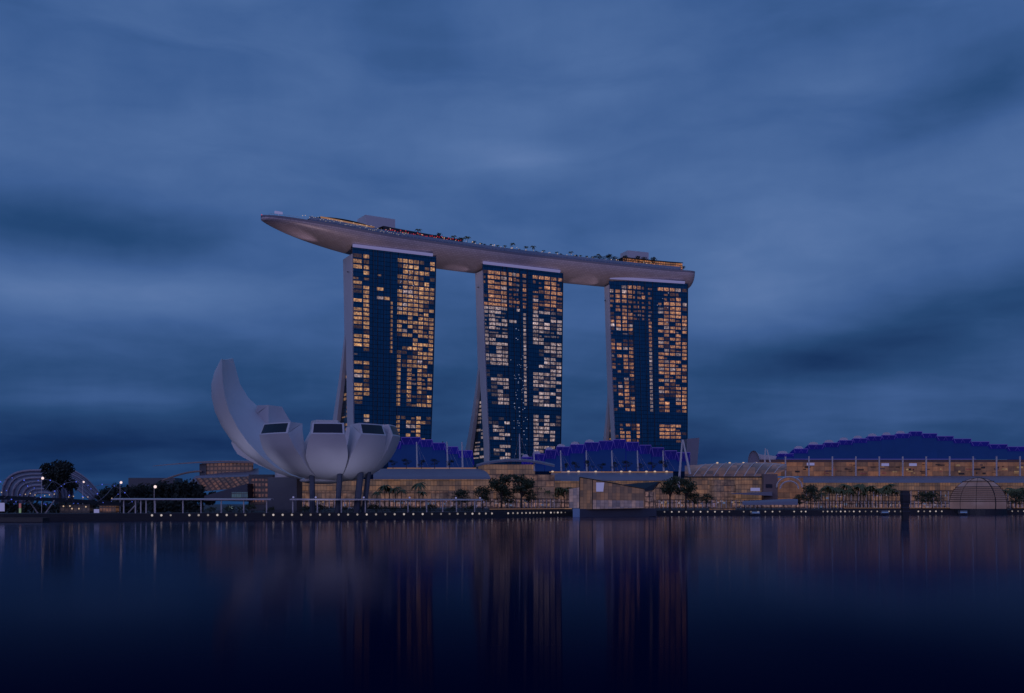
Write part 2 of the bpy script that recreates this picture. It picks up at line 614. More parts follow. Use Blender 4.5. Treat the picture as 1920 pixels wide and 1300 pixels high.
QZ = 2.6   # height of the promenade above the water
LZ = 1.9   # height of the quay lamps

# ---------------------------------------------------------------- water, ground, promenade


def water_material():
    m = bpy.data.materials.new('bay_water')
    m.use_nodes = True
    t = NT(m.node_tree)
    t.n.clear()
    out = t.new('ShaderNodeOutputMaterial')
    g = t.new('ShaderNodeBsdfGlossy', distribution='GGX')
    dif = t.new('ShaderNodeBsdfDiffuse')
    dif.inputs['Color'].default_value = (0.001, 0.004, 0.026, 1)
    geo = t.new('ShaderNodeNewGeometry')
    mp = t.new('ShaderNodeMapping')
    mp.inputs['Scale'].default_value = (0.0035, 0.022, 1)
    mp.inputs['Rotation'].default_value = (0, 0, R(2))
    t.l.new(geo.outputs['Position'], mp.inputs['Vector'])
    n = t.noise(mp.outputs[0], 1.0, 4.0, 0.6)
    t.put(g.inputs['Roughness'], t.maprange(n, 0.3, 0.7, 0.047, 0.064))
    tg = t.new('ShaderNodeCombineXYZ')
    tg.inputs[0].default_value = 1.0
    t.l.new(tg.outputs[0], g.inputs['Tangent'])
    g.inputs['Anisotropy'].default_value = 0.7
    g.inputs['Color'].default_value = (0.92, 0.88, 1.0, 1)
    fr = t.new('ShaderNodeFresnel')
    fr.inputs['IOR'].default_value = 1.33
    mx = t.new('ShaderNodeMixShader')
    # waves tilted towards the viewer hide part of the reflection as the view steepens
    t.put(mx.inputs[0], t.math('POWER', t.maprange(fr.outputs[0], 0.3, 1.0), 2.1))
    t.l.new(dif.outputs[0], mx.inputs[1])
    t.l.new(g.outputs[0], mx.inputs[2])
    t.l.new(mx.outputs[0], out.inputs[0])
    return m


M['bay_water'] = water_material()
b = MB()
b.face([(-9000, -3000, 0), (9000, -3000, 0), (9000, 16000, 0), (-9000, 16000, 0)])
tag(b.build('water', 'bay_water'), kind='structure', label='dark calm bay water with long smooth light streaks')

edge = [P(px, 945, shore(px)) for px in range(-400, 2501, 50)]
edge = [Vector((p.x, p.y, 0)) for p in edge]
b = MB()
b.grid([[Vector((e.x, e.y + 2.6, QZ - 0.25)) for e in edge], [Vector((e.x * 14, 9000, QZ - 0.25)) for e in edge]])
tag(b.build('ground', 'ground'), kind='structure')
# promenade: lower wall, landing step and upper deck edge, all one stepped profile
b = MB()
prof = [(0.0, -1.0), (0.0, 0.9), (1.6, 0.9), (1.6, 1.5), (2.6, 1.5), (2.6, QZ), (40.0, QZ)]
b.grid([[Vector((e.x, e.y + dy, z)) for e in edge] for dy, z in prof])
tag(b.build('promenade', 'quay_stone'), kind='structure')


# ---------------------------------------------------------------- curved roof-top park
def catmull(pts, n):
    out = []
    p = [pts[0] + (pts[0] - pts[1])] + pts + [pts[-1] + (pts[-1] - pts[-2])]
    for i in range(1, len(p) - 2):
        for k in range(n):
            t = k / n
            a, b_, c, d_ = p[i - 1], p[i], p[i + 1], p[i + 2]
            out.append(0.5 * ((2 * b_) + (c - a) * t + (2 * a - 5 * b_ + 4 * c - d_) * t * t + (3 * b_ - a - 3 * c + d_) * t ** 3))
    out.append(pts[-1])
    return out


CEN = [Vector(q) for q in ((-173.5, 719, 205.2), (-141, 743, 203.0), (-92.6, 775, 201.2), (2.3, 829.5, 201), (109.3, 877.4, 201), (149.5, 890.8, 201))]
line_c = catmull(CEN, 16)
arc = [0.0]
for a_, b_ in zip(line_c, line_c[1:]):
    arc.append(arc[-1] + (b_ - a_).length)
TOT = arc[-1]


def at_arc(s):
    s = max(0.0, min(TOT, s))
    for i in range(len(arc) - 1):
        if s <= arc[i + 1]:
            k = (s - arc[i]) / (arc[i + 1] - arc[i])
            p = line_c[i].lerp(line_c[i + 1], k)
            t = (line_c[min(len(line_c) - 1, i + 2)] - line_c[max(0, i - 1)])
            t.z = 0
            t.normalize()
            return p, t, Vector((-t.y, t.x, 0))
    return line_c[-1], Vector((1, 0, 0)), Vector((0, 1, 0))


def half_w(s):
    w0 = 19.0
    if s < 85:
        q = 1 - s / 85
        w0 *= max(0.0, 1 - q ** 2.5) ** 0.62
    e = TOT - s
    if e < 7:
        w0 *= 0.80 + 0.20 * (1 - (1 - e / 7) ** 2) ** 0.5
    return max(w0, 0.25)


def hull_depth(s):
    dd = 14.0
    if s < 100:
        q = 1 - s / 100
        dd = 3.2 + 10.8 * (1 - q ** 1.8)
    e = TOT - s
    if e < 6:
        dd *= 0.72 + 0.28 * (1 - (1 - e / 6) ** 2) ** 0.5
    return dd


def on_deck(s, off, dz=0.0):
    """point on the roof deck: s along, off across (-1 water side .. 1 far side)"""
    p, t, n = at_arc(s)
    return p + n * (half_w(s) * off) + Vector((0, 0, dz))


park = thing('sky_park', 'long curved boat-shaped roof terrace spanning the three lit towers', 'roof terrace', (2.3, 829.5, 190))
b = MB()
ss = [0, 1.5, 3.5, 6, 9, 13, 18] + [18 + i * (TOT - 26) / 60 for i in range(1, 61)] + [TOT - 7, TOT - 6, TOT - 5, TOT - 4, TOT - 3, TOT - 2, TOT - 1, TOT]
NTH = 22
rows, uvs = [], []
for s in ss:
    p, t, n = at_arc(s)
    wd, dp = half_w(s), hull_depth(s)
    r_, u_ = [], []
    per = 0
    last = None
    for k in range(NTH + 1):
        th = math.pi * k / NTH
        c = math.cos(th)
        sn = math.sin(th)
        off = -wd * (abs(c) ** 0.9) * (1 if c > 0 else -1)
        q = p + n * off + Vector((0, 0, -1.2 - (dp - 1.2) * sn ** 0.95))
        if last is not None:
            per += (q - last).length
        last = q
        r_.append(q)
        u_.append((s, per))
    rows.append(r_)
    uvs.append(u_)
b.grid(rows, uvs)
b.face(list(reversed(rows[-1])), [(p.x * 0.3, p.z) for p in reversed(rows[-1])])
b.build('hull', 'hull_panel', park, smooth=True)
# pale rim band and the deck inside it
b = MB()
b.grid([[at_arc(s)[0] + at_arc(s)[2] * (-half_w(s) - 0.05) + Vector((0, 0, -1.25)) for s in ss],
        [at_arc(s)[0] + at_arc(s)[2] * (-half_w(s) - 0.25) + Vector((0, 0, 0.3)) for s in ss],
        [at_arc(s)[0] + at_arc(s)[2] * (-half_w(s) * 0.93) + Vector((0, 0, 0.35)) for s in ss]])
b.grid([[at_arc(s)[0] + at_arc(s)[2] * (half_w(s) * 0.93) + Vector((0, 0, 0.35)) for s in ss],
        [at_arc(s)[0] + at_arc(s)[2] * (half_w(s) + 0.25) + Vector((0, 0, 0.3)) for s in ss],
        [at_arc(s)[0] + at_arc(s)[2] * (half_w(s) + 0.05) + Vector((0, 0, -1.25)) for s in ss]])
b.build('rim', 'grey_roof', park)
b = MB()
b.grid([[at_arc(s)[0] + at_arc(s)[2] * (-half_w(s) * 0.94) for s in ss], [at_arc(s)[0] + at_arc(s)[2] * (half_w(s) * 0.94) for s in ss]])
b.build('deck', 'paving', park)
b = MB()
for s0, s1 in ((4, 96), (96, 190), (190, TOT - 8)):
    n = int((s1 - s0) / 3)
    pts = [on_deck(s0 + (s1 - s0) * i / n, -0.95, 1.5) for i in range(n + 1)]
    b.tube(pts, 0.07, 4)
    for q in pts:
        b.tube([q - Vector((0, 0, 1.2)), q], 0.06, 4)
b.build('railing', 'steel_white', park)
b = MB()
b.grid([[on_deck(s, -0.93, 0.35) for s in range(30, int(TOT) - 10, 4)], [on_deck(s, -0.93, 3.4) for s in range(30, int(TOT) - 10, 4)]])
b.build('glass_screen', mat('screen_glass', (0.16, 0.24, 0.34), 0.2, vary=0.15), park)
for s, ln, wd, h in ((91, 24, 15, 16.5), (TOT - 47, 20, 13, 17)):
    p, t, n = at_arc(s)
    b = MB()
    c = p + n * 4 + Vector((0, 0, h / 2))
    b.box(c, (ln, wd, h), math.atan2(t.y, t.x))
    o = b.build('lift_core', 'white_clad', park)
    b = MB()
    b.box(c + Vector((2, 0, h / 2 + 0.6)), (3.5, 2.0, 1.2), math.atan2(t.y, t.x))
    b.build('roof_vent', 'dark_metal', o)
# restaurant under a low dark curved roof
b = MB()
rows = []
for i in range(25):
    s = 34 + i * (86 - 34) / 24
    k = math.sin(math.pi * i / 24)
    rows.append([on_deck(s, -0.72, 3.4 + 3.4 * k ** 0.6), on_deck(s, 0.0, 4.6 + 4.2 * k ** 0.6), on_deck(s, 0.6, 3.4 + 2.8 * k ** 0.6)])
b.grid(rows)
pav = b.build('pavilion_roof', 'dark_metal', park, smooth=True)
b = MB()
b.grid([[on_deck(40 + i, -0.66, 0.05) for i in range(0, 45, 3)], [on_deck(40 + i, -0.66, 6.0) for i in range(0, 45, 3)]])
b.build('pavilion_glazing', 'orange_strip', park)
# red-lit bar terrace
b = MB()
rows = []
for i in range(21):
    s = 88 + i * 66 / 20
    rows.append([on_deck(s, -0.78, 0.1), on_deck(s, -0.78, 7.0 - 0.06 * i), on_deck(s, 0.1, 8.0 - 0.06 * i)])
b.grid(rows)
b.build('bar_terrace', 'dark_metal', park)
b = MB()
for i in range(32):
    b.ball(on_deck(90 + i * 2.0 + rng.uniform(-.5, .5), -0.80, 4.2 + rng.uniform(-0.3, 1.8)), 0.36, 6, 4)
b.build('red_lamp', 'lamp_red', park)['kind'] = 'stuff'
b = MB()
for i in range(52):
    s = 30 + i * 1.5 + rng.uniform(-.4, .4)
    b.ball(on_deck(s, -0.96, 1.4 + rng.uniform(0, 2.2)), 0.26, 6, 4)
b.build('deck_lamp', 'lamp_white', park)['kind'] = 'stuff'
b = MB()
for i in range(90):
    s = 20 + rng.random() ** 0.7 * (TOT - 60)
    b.ball(on_deck(s, rng.uniform(-.95, -.7), 3.4 + rng.uniform(0, 1.6)), rng.uniform(.2, .42), 6, 4)
b.build('garden_lamp', 'lamp_warm', park)['kind'] = 'stuff'
# restaurant at the far end
b = MB()
s0, s1 = TOT - 68, TOT - 10
b.grid([[on_deck(s0 + (s1 - s0) * i / 12, -0.72, 0.05) for i in range(13)], [on_deck(s0 + (s1 - s0) * i / 12, -0.72, 7.0) for i in range(13)]],
       [[((s1 - s0) * i / 12, 0) for i in range(13)], [((s1 - s0) * i / 12, 7.0) for i in range(13)]])
b.build('pavilion_glazing', lit_wall('lit_bar', (0.40, 0.19, 0.10), 1.0, 1.7, 1.75, mortar=0.3, dark=0.12, vary=0.6), park)
b = MB()
b.grid([[on_deck(s0 + (s1 - s0) * i / 12, -0.78, 7.05) for i in range(13)], [on_deck(s0 + (s1 - s0) * i / 12, -0.78, 7.8) for i in range(13)],
        [on_deck(s0 + (s1 - s0) * i / 12, 0.1, 8.0) for i in range(13)]])
b.build('pavilion_roof', 'dark_metal', park)
b = MB()
b.tube([on_deck(13, 0, 0), on_deck(13, 0, 5)], 0.12, 5)
b.box(on_deck(13, 0, 5.0), (5.5, 1.4, 1.6), 0.6)
b.build('lookout_lamp', 'sign_pale', park)
b = MB()
b.ball(on_deck(0.5, 0, 0.6), 0.45, 6, 4)
b.build('beacon', 'lamp_red', park)
b = MB()
b.ball(on_deck(TOT - 1, -0.9, 0.6), 0.45, 6, 4)
b.build('beacon', 'lamp_red', park)

# ---------------------------------------------------------------- three towers
COLS1 = [(.015, .11), (.13, .195), (.29, .365), (.375, .44), (.445, .482)] + [(.535 + i * .0655, .535 + i * .0655 + .053) for i in range(7)]
MAP1 = """
.o...oooo..o
o.....ooo.do
oo....ooooo.
.od..oooo...
dd....ooo.o.
o.....oooooo
.oo..ooooooo
.o...ooooooo
.ooo..ooooo.
oo..sooooo..
.o..sooooo.o
oo..soooodo.
oo..s..o.ooo
oo..sooooooo
oo..so.o.o.o
.o..soo.oodo
....s.oo.ooo
oo..s...o..o
oo..s...oooo
oo..s..ooo.o
....s....ooo
d....s..oooo
.....s.ooo.o
oo...s.oooo.
.....s.o.o..
oo...s.odooo
oo...s.ododo
.....s.odod.
o....s.o.odo
oo...s.o.o..
do...s.od..o
o....s.o...o
.....s..dooo
............
............
.o...s..do..
.o...s.o.oo.
.o...s.ooo..
.o...s..do..
.o...s.o.o..
.....s.odoo.
........ooo.
.o...s.o.o..
oo...s.ooo..
""".split()
COLS2 = [(.012, .052), (.065, .138), (.146, .212), (.222, .288), (.318, .355), (.366, .402), (.412, .446), (.488, .530),
         (.615, .680), (.692, .750), (.762, .830), (.846, .910), (.926, .986)]
MAP2 = """
.oooooooooooo
doooooddddood
dodooddd.dood
.ooodddod.ooo
.ododdddd.ood
.oooddddoddod
.oooooodddoo.
oooodddso.ddo
oooo..w.soo..
oood...so..d.
dodd...soo.oo
dodooo.so.o.o
dooo...sooo.o
dodd...sooddo
dddd...s.dddd
w.ww...sww...
ww.....sww.ww
wwww...s..www
..w....s..www
..ww...s....w
wwww...s..ww.
wwww...s..www
.www...s.w..w
.......s...ww
.......swwwww
.......sww.w.
.www...sw.www
..ww...swwww.
...w...s....w
..w....s.www.
..w....swww.w
..ww...sww..w
..ww...s.wwww
.............
.............
........w.w..
........w.w..
...w....w.ww.
.wd.....www..
.ww.....wwww.
..ww....ww.w.
.ow.....w.dw.
........w....
..ww....wwww.
.ww.....ww...
...w....w....
..ww....w.w..
""".split()
COLS3 = [(.012, .055), (.080, .136), (.160, .216), (.236, .286), (.302, .340), (.356, .395), (.410, .450), (.490, .535),
         (.615, .680), (.692, .750), (.766, .830), (.842, .905), (.926, .982)]
MAP3 = """
..doooddoooo.
oooodddd.d.d.
doooddod.ddo.
dooddddddoooo
ddddddddd.oo.
.oodddddoooo.
..oodddd.oooo
.oooddddooodo
ooo....soo.oo
oooo...s.oooo
.ooo...sooodo
d.d....s.o.o.
.......so.oo.
.......soo.oo
oo.....so.ooo
oowo...s.wddo
...o...sooooo
dooo...sod..o
..o....soooo.
ddoo...sooodo
o.oo...sooooo
.d.d...soooo.
...o...s.odoo
..w....sooo.o
.do....s.o.d.
.oo....so..oo
..o....soo.do
.oo....s...oo
..oo...so..oo
.ooo...soo.oo
.o.o...sdo..o
..oo...s.o..o
.............
.............
.............
.do.o...odoo.
.d..o...oood.
.oo.o...oooo.
.oo.o...oooo.
.oo.d......d.
.............
""".split()


def tower(label, pxl, dl, pxr, dr, inL, inR, thick, cols, wmap, tall, pitch, mats, seed, ups=()):
    rg = random.Random(seed)
    zt = 190.5
    Lp = Vector(((pxl - 960) / F * dl, dl, 0))
    Rp = Vector(((pxr - 960) / F * dr, dr, 0))
    W = (Rp - Lp).length
    t = (Rp - Lp) / W
    n = Vector((-t.y, t.x, 0))
    ttop, tjoin, zj, tfront, tin, tout = thick
    root = thing('hotel_tower', label, 'tower', (Lp + Rp) / 2 + n * 15 + Vector((0, 0, QZ)))

    def q(z):
        k = max(0.0, min(1.0, (zt - z) / (zt - 50)))
        return k * k * 0.35 + k * 0.65

    def left(z):
        return Lp + t * (inL * q(z)) + Vector((0, 0, z))

    def right(z):
        return Rp - t * (inR * q(z)) + Vector((0, 0, z))

    def wid(z):
        return W - (inL + inR) * q(z)
    # side profile: front leg and rear leg

    def front_back(z):
        if z >= zj:
            k = (zt - z) / (zt - zj)
            return ttop + (tjoin - ttop) * k
        k = (zj - z) / (zj - 50)
        return tjoin * 0.86 + (tfront - tjoin * 0.86) * k

    def rear_out(z):
        k = (zt - z) / (zt - 50)
        a = ttop + (tjoin - ttop) * min(1, (zt - z) / (zt - zj))
        if z >= zj:
            kk = (zt - z) / (zt - zj)
            return a + 1.2 * kk * kk
        kk = (zj - z) / (zj - 50)
        return (tjoin + 1.2) + (tout - tjoin - 1.2) * (0.75 * kk + 0.25 * kk * kk)

    def rear_in(z):
        kk = (zj - z) / (zj - 50)
        return tjoin * 0.86 + (tin - tjoin * 0.86) * (0.8 * kk + 0.2 * kk * kk)
    zs = [zt - 5.0 - (zt - 5.0 - QZ) * i / 40 for i in range(41)]
    # curtain wall towards the water
    zf = [zt] + zs
    b = MB()
    b.grid([[left(z), left(z).lerp(right(z), .28), left(z).lerp(right(z), .56), right(z)] for z in zf],
           [[(0, z), (W * .28, z), (W * .56, z), (W, z)] for z in zf])
    b.build('curtain_wall', 'tower_glass', root)
    # right-hand return and back of the upper block
    b = MB()
    b.grid([[right(z) for z in zf], [right(z) + n * (rear_out(z) if z >= zj else front_back(z)) for z in zf]])
    b.build('end_wall', 'white_clad', root)
    # left end: front leg face, its inner face, rear leg faces
    zup = [z for z in zs if z > zj + .5] + [zj]
    zlo = [zj] + [z for z in zs if z < zj - .5]
    e = -t * 0.35
    b = MB()
    b.grid([[left(z) + e - n * .4 for z in zs], [left(z) + e + n * (front_back(z) if z < zj else front_back(z) * .86) for z in zs]])
    b.grid([[left(z) + e - n * .4 for z in zs], [left(z) + t * .5 - n * .4 for z in zs]])
    b.grid([[left(z) + e + n * front_back(z) for z in zlo], [right(z) + n * front_back(z) for z in zlo]])
    b.build('end_wall', 'white_clad', root)
    b = MB()
    b.grid([[left(z) + e + n * (front_back(z) * .86) for z in zup], [left(z) + e + n * rear_out(z) for z in zup]])
    b.grid([[left(z) + e + n * rear_in(z) for z in zlo], [left(z) + e + n * rear_out(z) for z in zlo]])
    b.grid([[left(z) + e + n * rear_in(z) for z in zlo], [right(z) + n * rear_in(z) for z in zlo]])
    b.grid([[left(z) + e + n * rear_out(z) for z in zs], [right(z) + n * rear_out(z) for z in zs]])
    b.grid([[right(z) + n * rear_in(z) for z in zlo], [right(z) + n * rear_out(z) for z in zlo]])
    zr = zs[0]
    b.face([left(zr) + e, right(zr), right(zr) + n * rear_out(zr), left(zr) + e + n * rear_out(zr)])
    b.build('rear_leg', 'white_clad', root)
    # recessed glazing between the legs
    b = MB()
    b.grid([[left(z) + t * 2.5 + n * front_back(z) for z in zlo], [left(z) + t * 2.5 + n * rear_in(z) for z in zlo]],
           [[(0, z) for z in zlo], [(rear_in(z) - front_back(z), z) for z in zlo]])
    b.build('atrium_glazing', 'tower_glass', root)
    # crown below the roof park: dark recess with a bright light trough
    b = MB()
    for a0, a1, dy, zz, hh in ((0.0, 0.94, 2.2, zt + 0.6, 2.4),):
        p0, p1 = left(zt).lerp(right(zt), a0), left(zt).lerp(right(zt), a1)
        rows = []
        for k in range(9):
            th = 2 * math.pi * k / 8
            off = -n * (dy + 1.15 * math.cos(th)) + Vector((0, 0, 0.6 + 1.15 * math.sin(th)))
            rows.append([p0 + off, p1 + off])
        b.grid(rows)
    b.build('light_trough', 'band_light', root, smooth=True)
    b = MB()
    p0, p1 = left(zt), right(zt).lerp(left(zt), .05)
    b.hexa([p0 - n * .05, p1 - n * .05, p1 + n * 8, p0 + n * 8, p0 - n * .05 + Vector((0, 0, 7)), p1 - n * .05 + Vector((0, 0, 7)), p1 + n * 8 + Vector((0, 0, 7)), p0 + n * 8 + Vector((0, 0, 7))])
    b.build('crown_recess', 'dark_glass', root)
    # fins
    b = MB()
    for a in (0.0, .245, .295, .37, .45, .545, .995):
        rows = [[left(z).lerp(right(z), a) - n * .02, left(z).lerp(right(z), a) - n * .55] for z in zf]
        b.grid(rows)
        b.grid([[r[1], r[1] + t * .22] for r in rows])
        b.grid([[r[1] + t * .22, r[0] + t * .22] for r in rows])
    b.build('facade_fin', 'dark_clad', root)['kind'] = 'stuff'
    # lit windows, floor by floor
    z = zt - 3.4
    wins = []
    for r_, row in enumerate(wmap):
        h = tall if r_ < 5 else pitch
        for c_, ch in enumerate(row):
            a0, a1 = cols[c_]
            if ch == '.':
                wide_dark = (.20 < a0 < .53 and len(cols) == 12) or (.30 < a0 < .54 and len(cols) == 13)
                if wide_dark or not row.strip('.') or rg.random() > .42 or z < zt - 120 and rg.random() < .4:
                    continue
                ch = 'f'
            zz0, zz1 = z - h * .90, z - h * .24
            lit = rg.uniform(.55, 1.15)
            if ch == 'd':
                lit *= .38
                zz1 = zz0 + (zz1 - zz0) * rg.uniform(.45, .9)
                if rg.random() < .5:
                    a1 = a0 + (a1 - a0) * rg.uniform(.4, .8)
            if ch == 'f':
                lit *= rg.uniform(.06, .2)
            if ch == 's':
                lit *= .75
                a0 += .004
                a1 -= .006
            if r_ < 6 and rg.random() < .5:
                a0 += (a1 - a0) * rg.uniform(0, .12)
            m_ = mats[2] if r_ < 8 and ch != 'w' else (mats[1] if ch == 'w' else mats[0])
            if ch == 's' and mats[1] == 'win_pale' and r_ > 14:
                m_ = 'win_pale'
            if ch in 'od' and rg.random() < .10:
                m_ = 'win_pale'
            if ch == 'o' and rg.random() < .08:
                lit *= 1.35
            wins.append((a0, a1, zz0, zz1, lit, m_))
        z -= h
    # the glazing between the splayed legs has lit rooms too
    big = sorted(range(len(wins)), key=lambda i: -(wins[i][1] - wins[i][0]) * (wins[i][3] - wins[i][2]) * (1 if wins[i][4] > .25 else .2))[:100]
    big = set(big)
    rest = {}
    for i, (a0, a1, z0, z1, lit, m_) in enumerate(wins):
        mb = MB() if i in big else rest.setdefault(m_, MB())
        o_ = -n * .12
        c = [left(z0).lerp(right(z0), a0), left(z0).lerp(right(z0), a1), left(z1).lerp(right(z1), a1), left(z1).lerp(right(z1), a0)]
        ww_, hh_ = (a1 - a0) * W, z1 - z0
        mb.face([p + o_ for p in c], [(i * 19 + .1, i * 7), (i * 19 + .1 + ww_, i * 7), (i * 19 + .1 + ww_, i * 7 + hh_), (i * 19 + .1, i * 7 + hh_)], lit)
        for k in range(4):
            mb.face([c[k] + o_, c[k], c[(k + 1) % 4], c[(k + 1) % 4] + o_], None, lit * .5)
        if i in big:
            mb.build('window', m_, root)
    for m_, mb in rest.items():
        mb.build('small_window', m_, root)['kind'] = 'stuff'
    b = MB()
    z = zj - 12
    while z > QZ + 40:
        f0, r0 = front_back(z), rear_in(z)
        gap = r0 - f0
        z -= pitch
        if gap < 2:
            continue
        for k0, k1 in ((.08, .46), (.54, .92)) if gap > 7 else ((.15, .85),):
            if rg.random() < .45:
                continue
            p0 = left(z) + t * 2.3 + n * (f0 + gap * k0)
            p1 = left(z) + t * 2.3 + n * (f0 + gap * k1)
            u = Vector((0, 0, pitch * rg.choice((.3, .6, .6))))
            uz = z * 3
            b.face([p0, p1, p1 + u, p0 + u], [(uz, 0), (uz + 2, 0), (uz + 2, 1), (uz, 1)], rg.uniform(.3, .8))
    b.build('atrium_window', mats[0], root)['kind'] = 'stuff'
    # uplights on the shoulders, washing the underside of the roof park
    for side, aim, pw in ups:
        p0 = (left(zt - 17) - t * 1.6 + n * 5) if side < 0 else (right(zt - 17) + t * 1.6 + n * 5)
        b = MB()
        b.box(p0, (1.2, 1.2, .5))
        o = b.build('uplight', 'dark_metal', root)
        li = bpy.data.lights.new('uplight_lamp', 'SPOT')
        li.energy = pw
        li.color = (.92, .70, 1.0)
        li.spot_size = R(60 if pw < 20000 else 34)
        li.spot_blend = 1.0
        li.shadow_soft_size = .6
        lo = bpy.data.objects.new('uplight_lamp', li)
        COL.objects.link(lo)
        lo.parent = o
        src = p0 + Vector((0, 0, .5))
        lo.location = src - Vector(root['_o'])
        lo.rotation_euler = (src - Vector(aim)).to_track_quat('Z', 'Y').to_euler()
    # glowing specks imitating city lights reflected in the facade glass
    b = MB()
    for k in range({'win_pale': 70, 'win_amber': 24}.get(mats[0], 6)):
        a = rg.gauss(.44, .05) if mats[0] == 'win_pale' else rg.gauss(.66, .07)
        zz = rg.gauss(88, 26) if mats[0] == 'win_pale' else rg.gauss(168, 9)
        zz = min(182, max(45, zz))
        p = left(zz).lerp(right(zz), a) - n * .2
        b.box(p, (rg.uniform(.25, .8), .2, rg.uniform(.2, .5)))
    b.build('reflection_speck', glow('reflection_speck', (0.5, 0.55, 0.8), 0.6), root)['kind'] = 'stuff'
    return root


tower('tall hotel tower leaning on splayed legs, nearest, behind the white lotus museum', 660, 747, 818, 777, 1.2, 4.3,
      (20, 16.5, 130, 13.0, 46, 60), COLS1, MAP1, 3.95, 3.2, ('win_amber', 'win_amber', 'win_amber'), 3, ((-1, (-166, 726, 199), 60000), (1, (-38, 806, 186), 3500)))
tower('middle hotel tower with pale white lit rooms and a lit stair column', 904, 800, 1056, 832, 5.9, 2.1,
      (12.5, 12, 112, 9.0, 35, 44), COLS2, MAP2, 3.75, 3.05, ('win_pale', 'win_pale', 'win_orange'), 4, ((-1, (-42, 804, 186), 3500), (1, (58, 850, 186), 3500)))
tower('farthest hotel tower with orange lit rooms, right of the middle one', 1141, 853, 1290, 873, 5.9, .5,
      (9, 9, 97, 7, 23, 30), COLS3, MAP3, 3.95, 3.15, ('win_orange', 'win_pale', 'win_orange'), 5, ((-1, (62, 852, 186), 3500), (1, (153, 888, 190), 2500)))

# slanting block beside the last tower
b = MB()
b.prism([P(1288, 875, 760), P(1307, 875, 760), P(1311.5, 821, 760), P(1288, 823, 760)], (0, 14, 0))
tag(b.build('slanted_block', 'grey_roof'), 'narrow slanted pinkish grey block at the foot of the farthest tower', 'building')

# ---------------------------------------------------------------- lotus-shaped museum
MX, MY = (622 - 960) / F * 420, 420.0
museum = thing('lotus_museum', 'white lotus-flower museum with finger petals on dark columns by the water', 'museum', (MX, MY, QZ))
PROF = [(4.0, 15.0), (9.0, 15.6), (13.0, 16.6), (16.5, 18.0), (19.6, 20.0), (22.0, 22.2), (24.0, 24.6), (25.6, 27.2), (26.8, 30.0), (27.6, 32.4)]


def prof(k):
    x = k * (len(PROF) - 1)
    i = min(len(PROF) - 2, int(x))
    a_, c_ = PROF[i], PROF[i + 1]
    f_ = x - i
    return a_[0] + (c_[0] - a_[0]) * f_, a_[1] + (c_[1] - a_[1]) * f_


def petal(b0, b1, t0, t1, rs, ztop, thick=9.0, valley=.64, window=True, rise=4.4):
    """b0,b1: azimuth bounds where it joins its neighbours; t0,t1: bounds at its cut tip; rs: reach; ztop: tip height"""
    N, K = 18, 8
    sm = lambda k: .35 + .65 * min(1, k / valley)
    zs_ = (ztop - 15.0) / (32.4 - 15.0)

    def pt(k, s, inn=0.0, up=0.0):
        r_, z_ = prof(k)
        g = 1 + (rs - 1) * min(1, k * 1.3)
        r_ *= g
        z_ = 15.0 + (z_ - 15.0) * (1 + (zs_ - 1) * k)
        if k < valley:
            l, h = b0 + sm(k), b1 - sm(k)
        else:
            q_ = (k - valley) / (1 - valley)
            q_ = q_ ** 0.97
            l, h = b0 + 1 + (t0 - b0 - 1) * q_, b1 - 1 + (t1 - b1 + 1) * q_
        a_ = R(l + (h - l) * s + 9.0)
        r_ = max(1.0, r_ - inn)
        return Vector((MX + r_ * math.sin(a_), MY - r_ * math.cos(a_), z_ + up))
    ks = [i / N for i in range(N + 1)]
    th = lambda k: 0.8 + thick * max(0, (k - .25) / .75) ** 1.2
    b = MB()
    b.grid([[pt(k, j / K) for j in range(K + 1)] for k in ks])
    b.smooth = True
    o = b.build('petal', 'white_panel', museum)
    b = MB()
    b.grid([[pt(k, 0) for k in ks], [pt(k, 0, th(k), rise * k) for k in ks]])
    b.grid([[pt(k, 1) for k in ks], [pt(k, 1, th(k), rise * k) for k in ks]])
    b.grid([[pt(k, j / K, th(k), rise * k) for j in range(K + 1)] for k in ks])
    # frame of the cut tip
    f = .06

    def cap(s, v):
        return pt(1.0, s).lerp(pt(1.0, s, thick * .2, rise), v)
    b.grid([[cap(j / K, 0) for j in range(K + 1)], [cap(f + (1 - 2 * f) * j / K, .10) for j in range(K + 1)]])
    b.grid([[cap(f + (1 - 2 * f) * j / K, .90) for j in range(K + 1)], [cap(j / K, 1) for j in range(K + 1)],
            [pt(1.0, j / K, thick + .8, rise) for j in range(K + 1)]])
    b.grid([[cap(0, v) for v in (0, .3, .7, 1)], [cap(f, .1 + .8 * v) for v in (0, .3, .7, 1)]])
    b.grid([[cap(1, v) for v in (0, .3, .7, 1)], [cap(1 - f, .1 + .8 * v) for v in (0, .3, .7, 1)]])
    b.grid([[cap(0, 1), pt(1., 0, thick + .8, rise)], [cap(0, 0), pt(1., 0, thick * .5, rise * .5)]])
    b.grid([[cap(1, 1), pt(1., 1, thick + .8, rise)], [cap(1, 0), pt(1., 1, thick * .5, rise * .5)]])
    b.build('petal_side', 'white_panel', o)
    if window:
        b = MB()
        b.grid([[cap(f + (1 - 2 * f) * j / K, .10) for j in range(K + 1)], [cap(f + (1 - 2 * f) * j / K, .90) for j in range(K + 1)]])
        b.build('skylight', 'dark_glass', o)
    return o


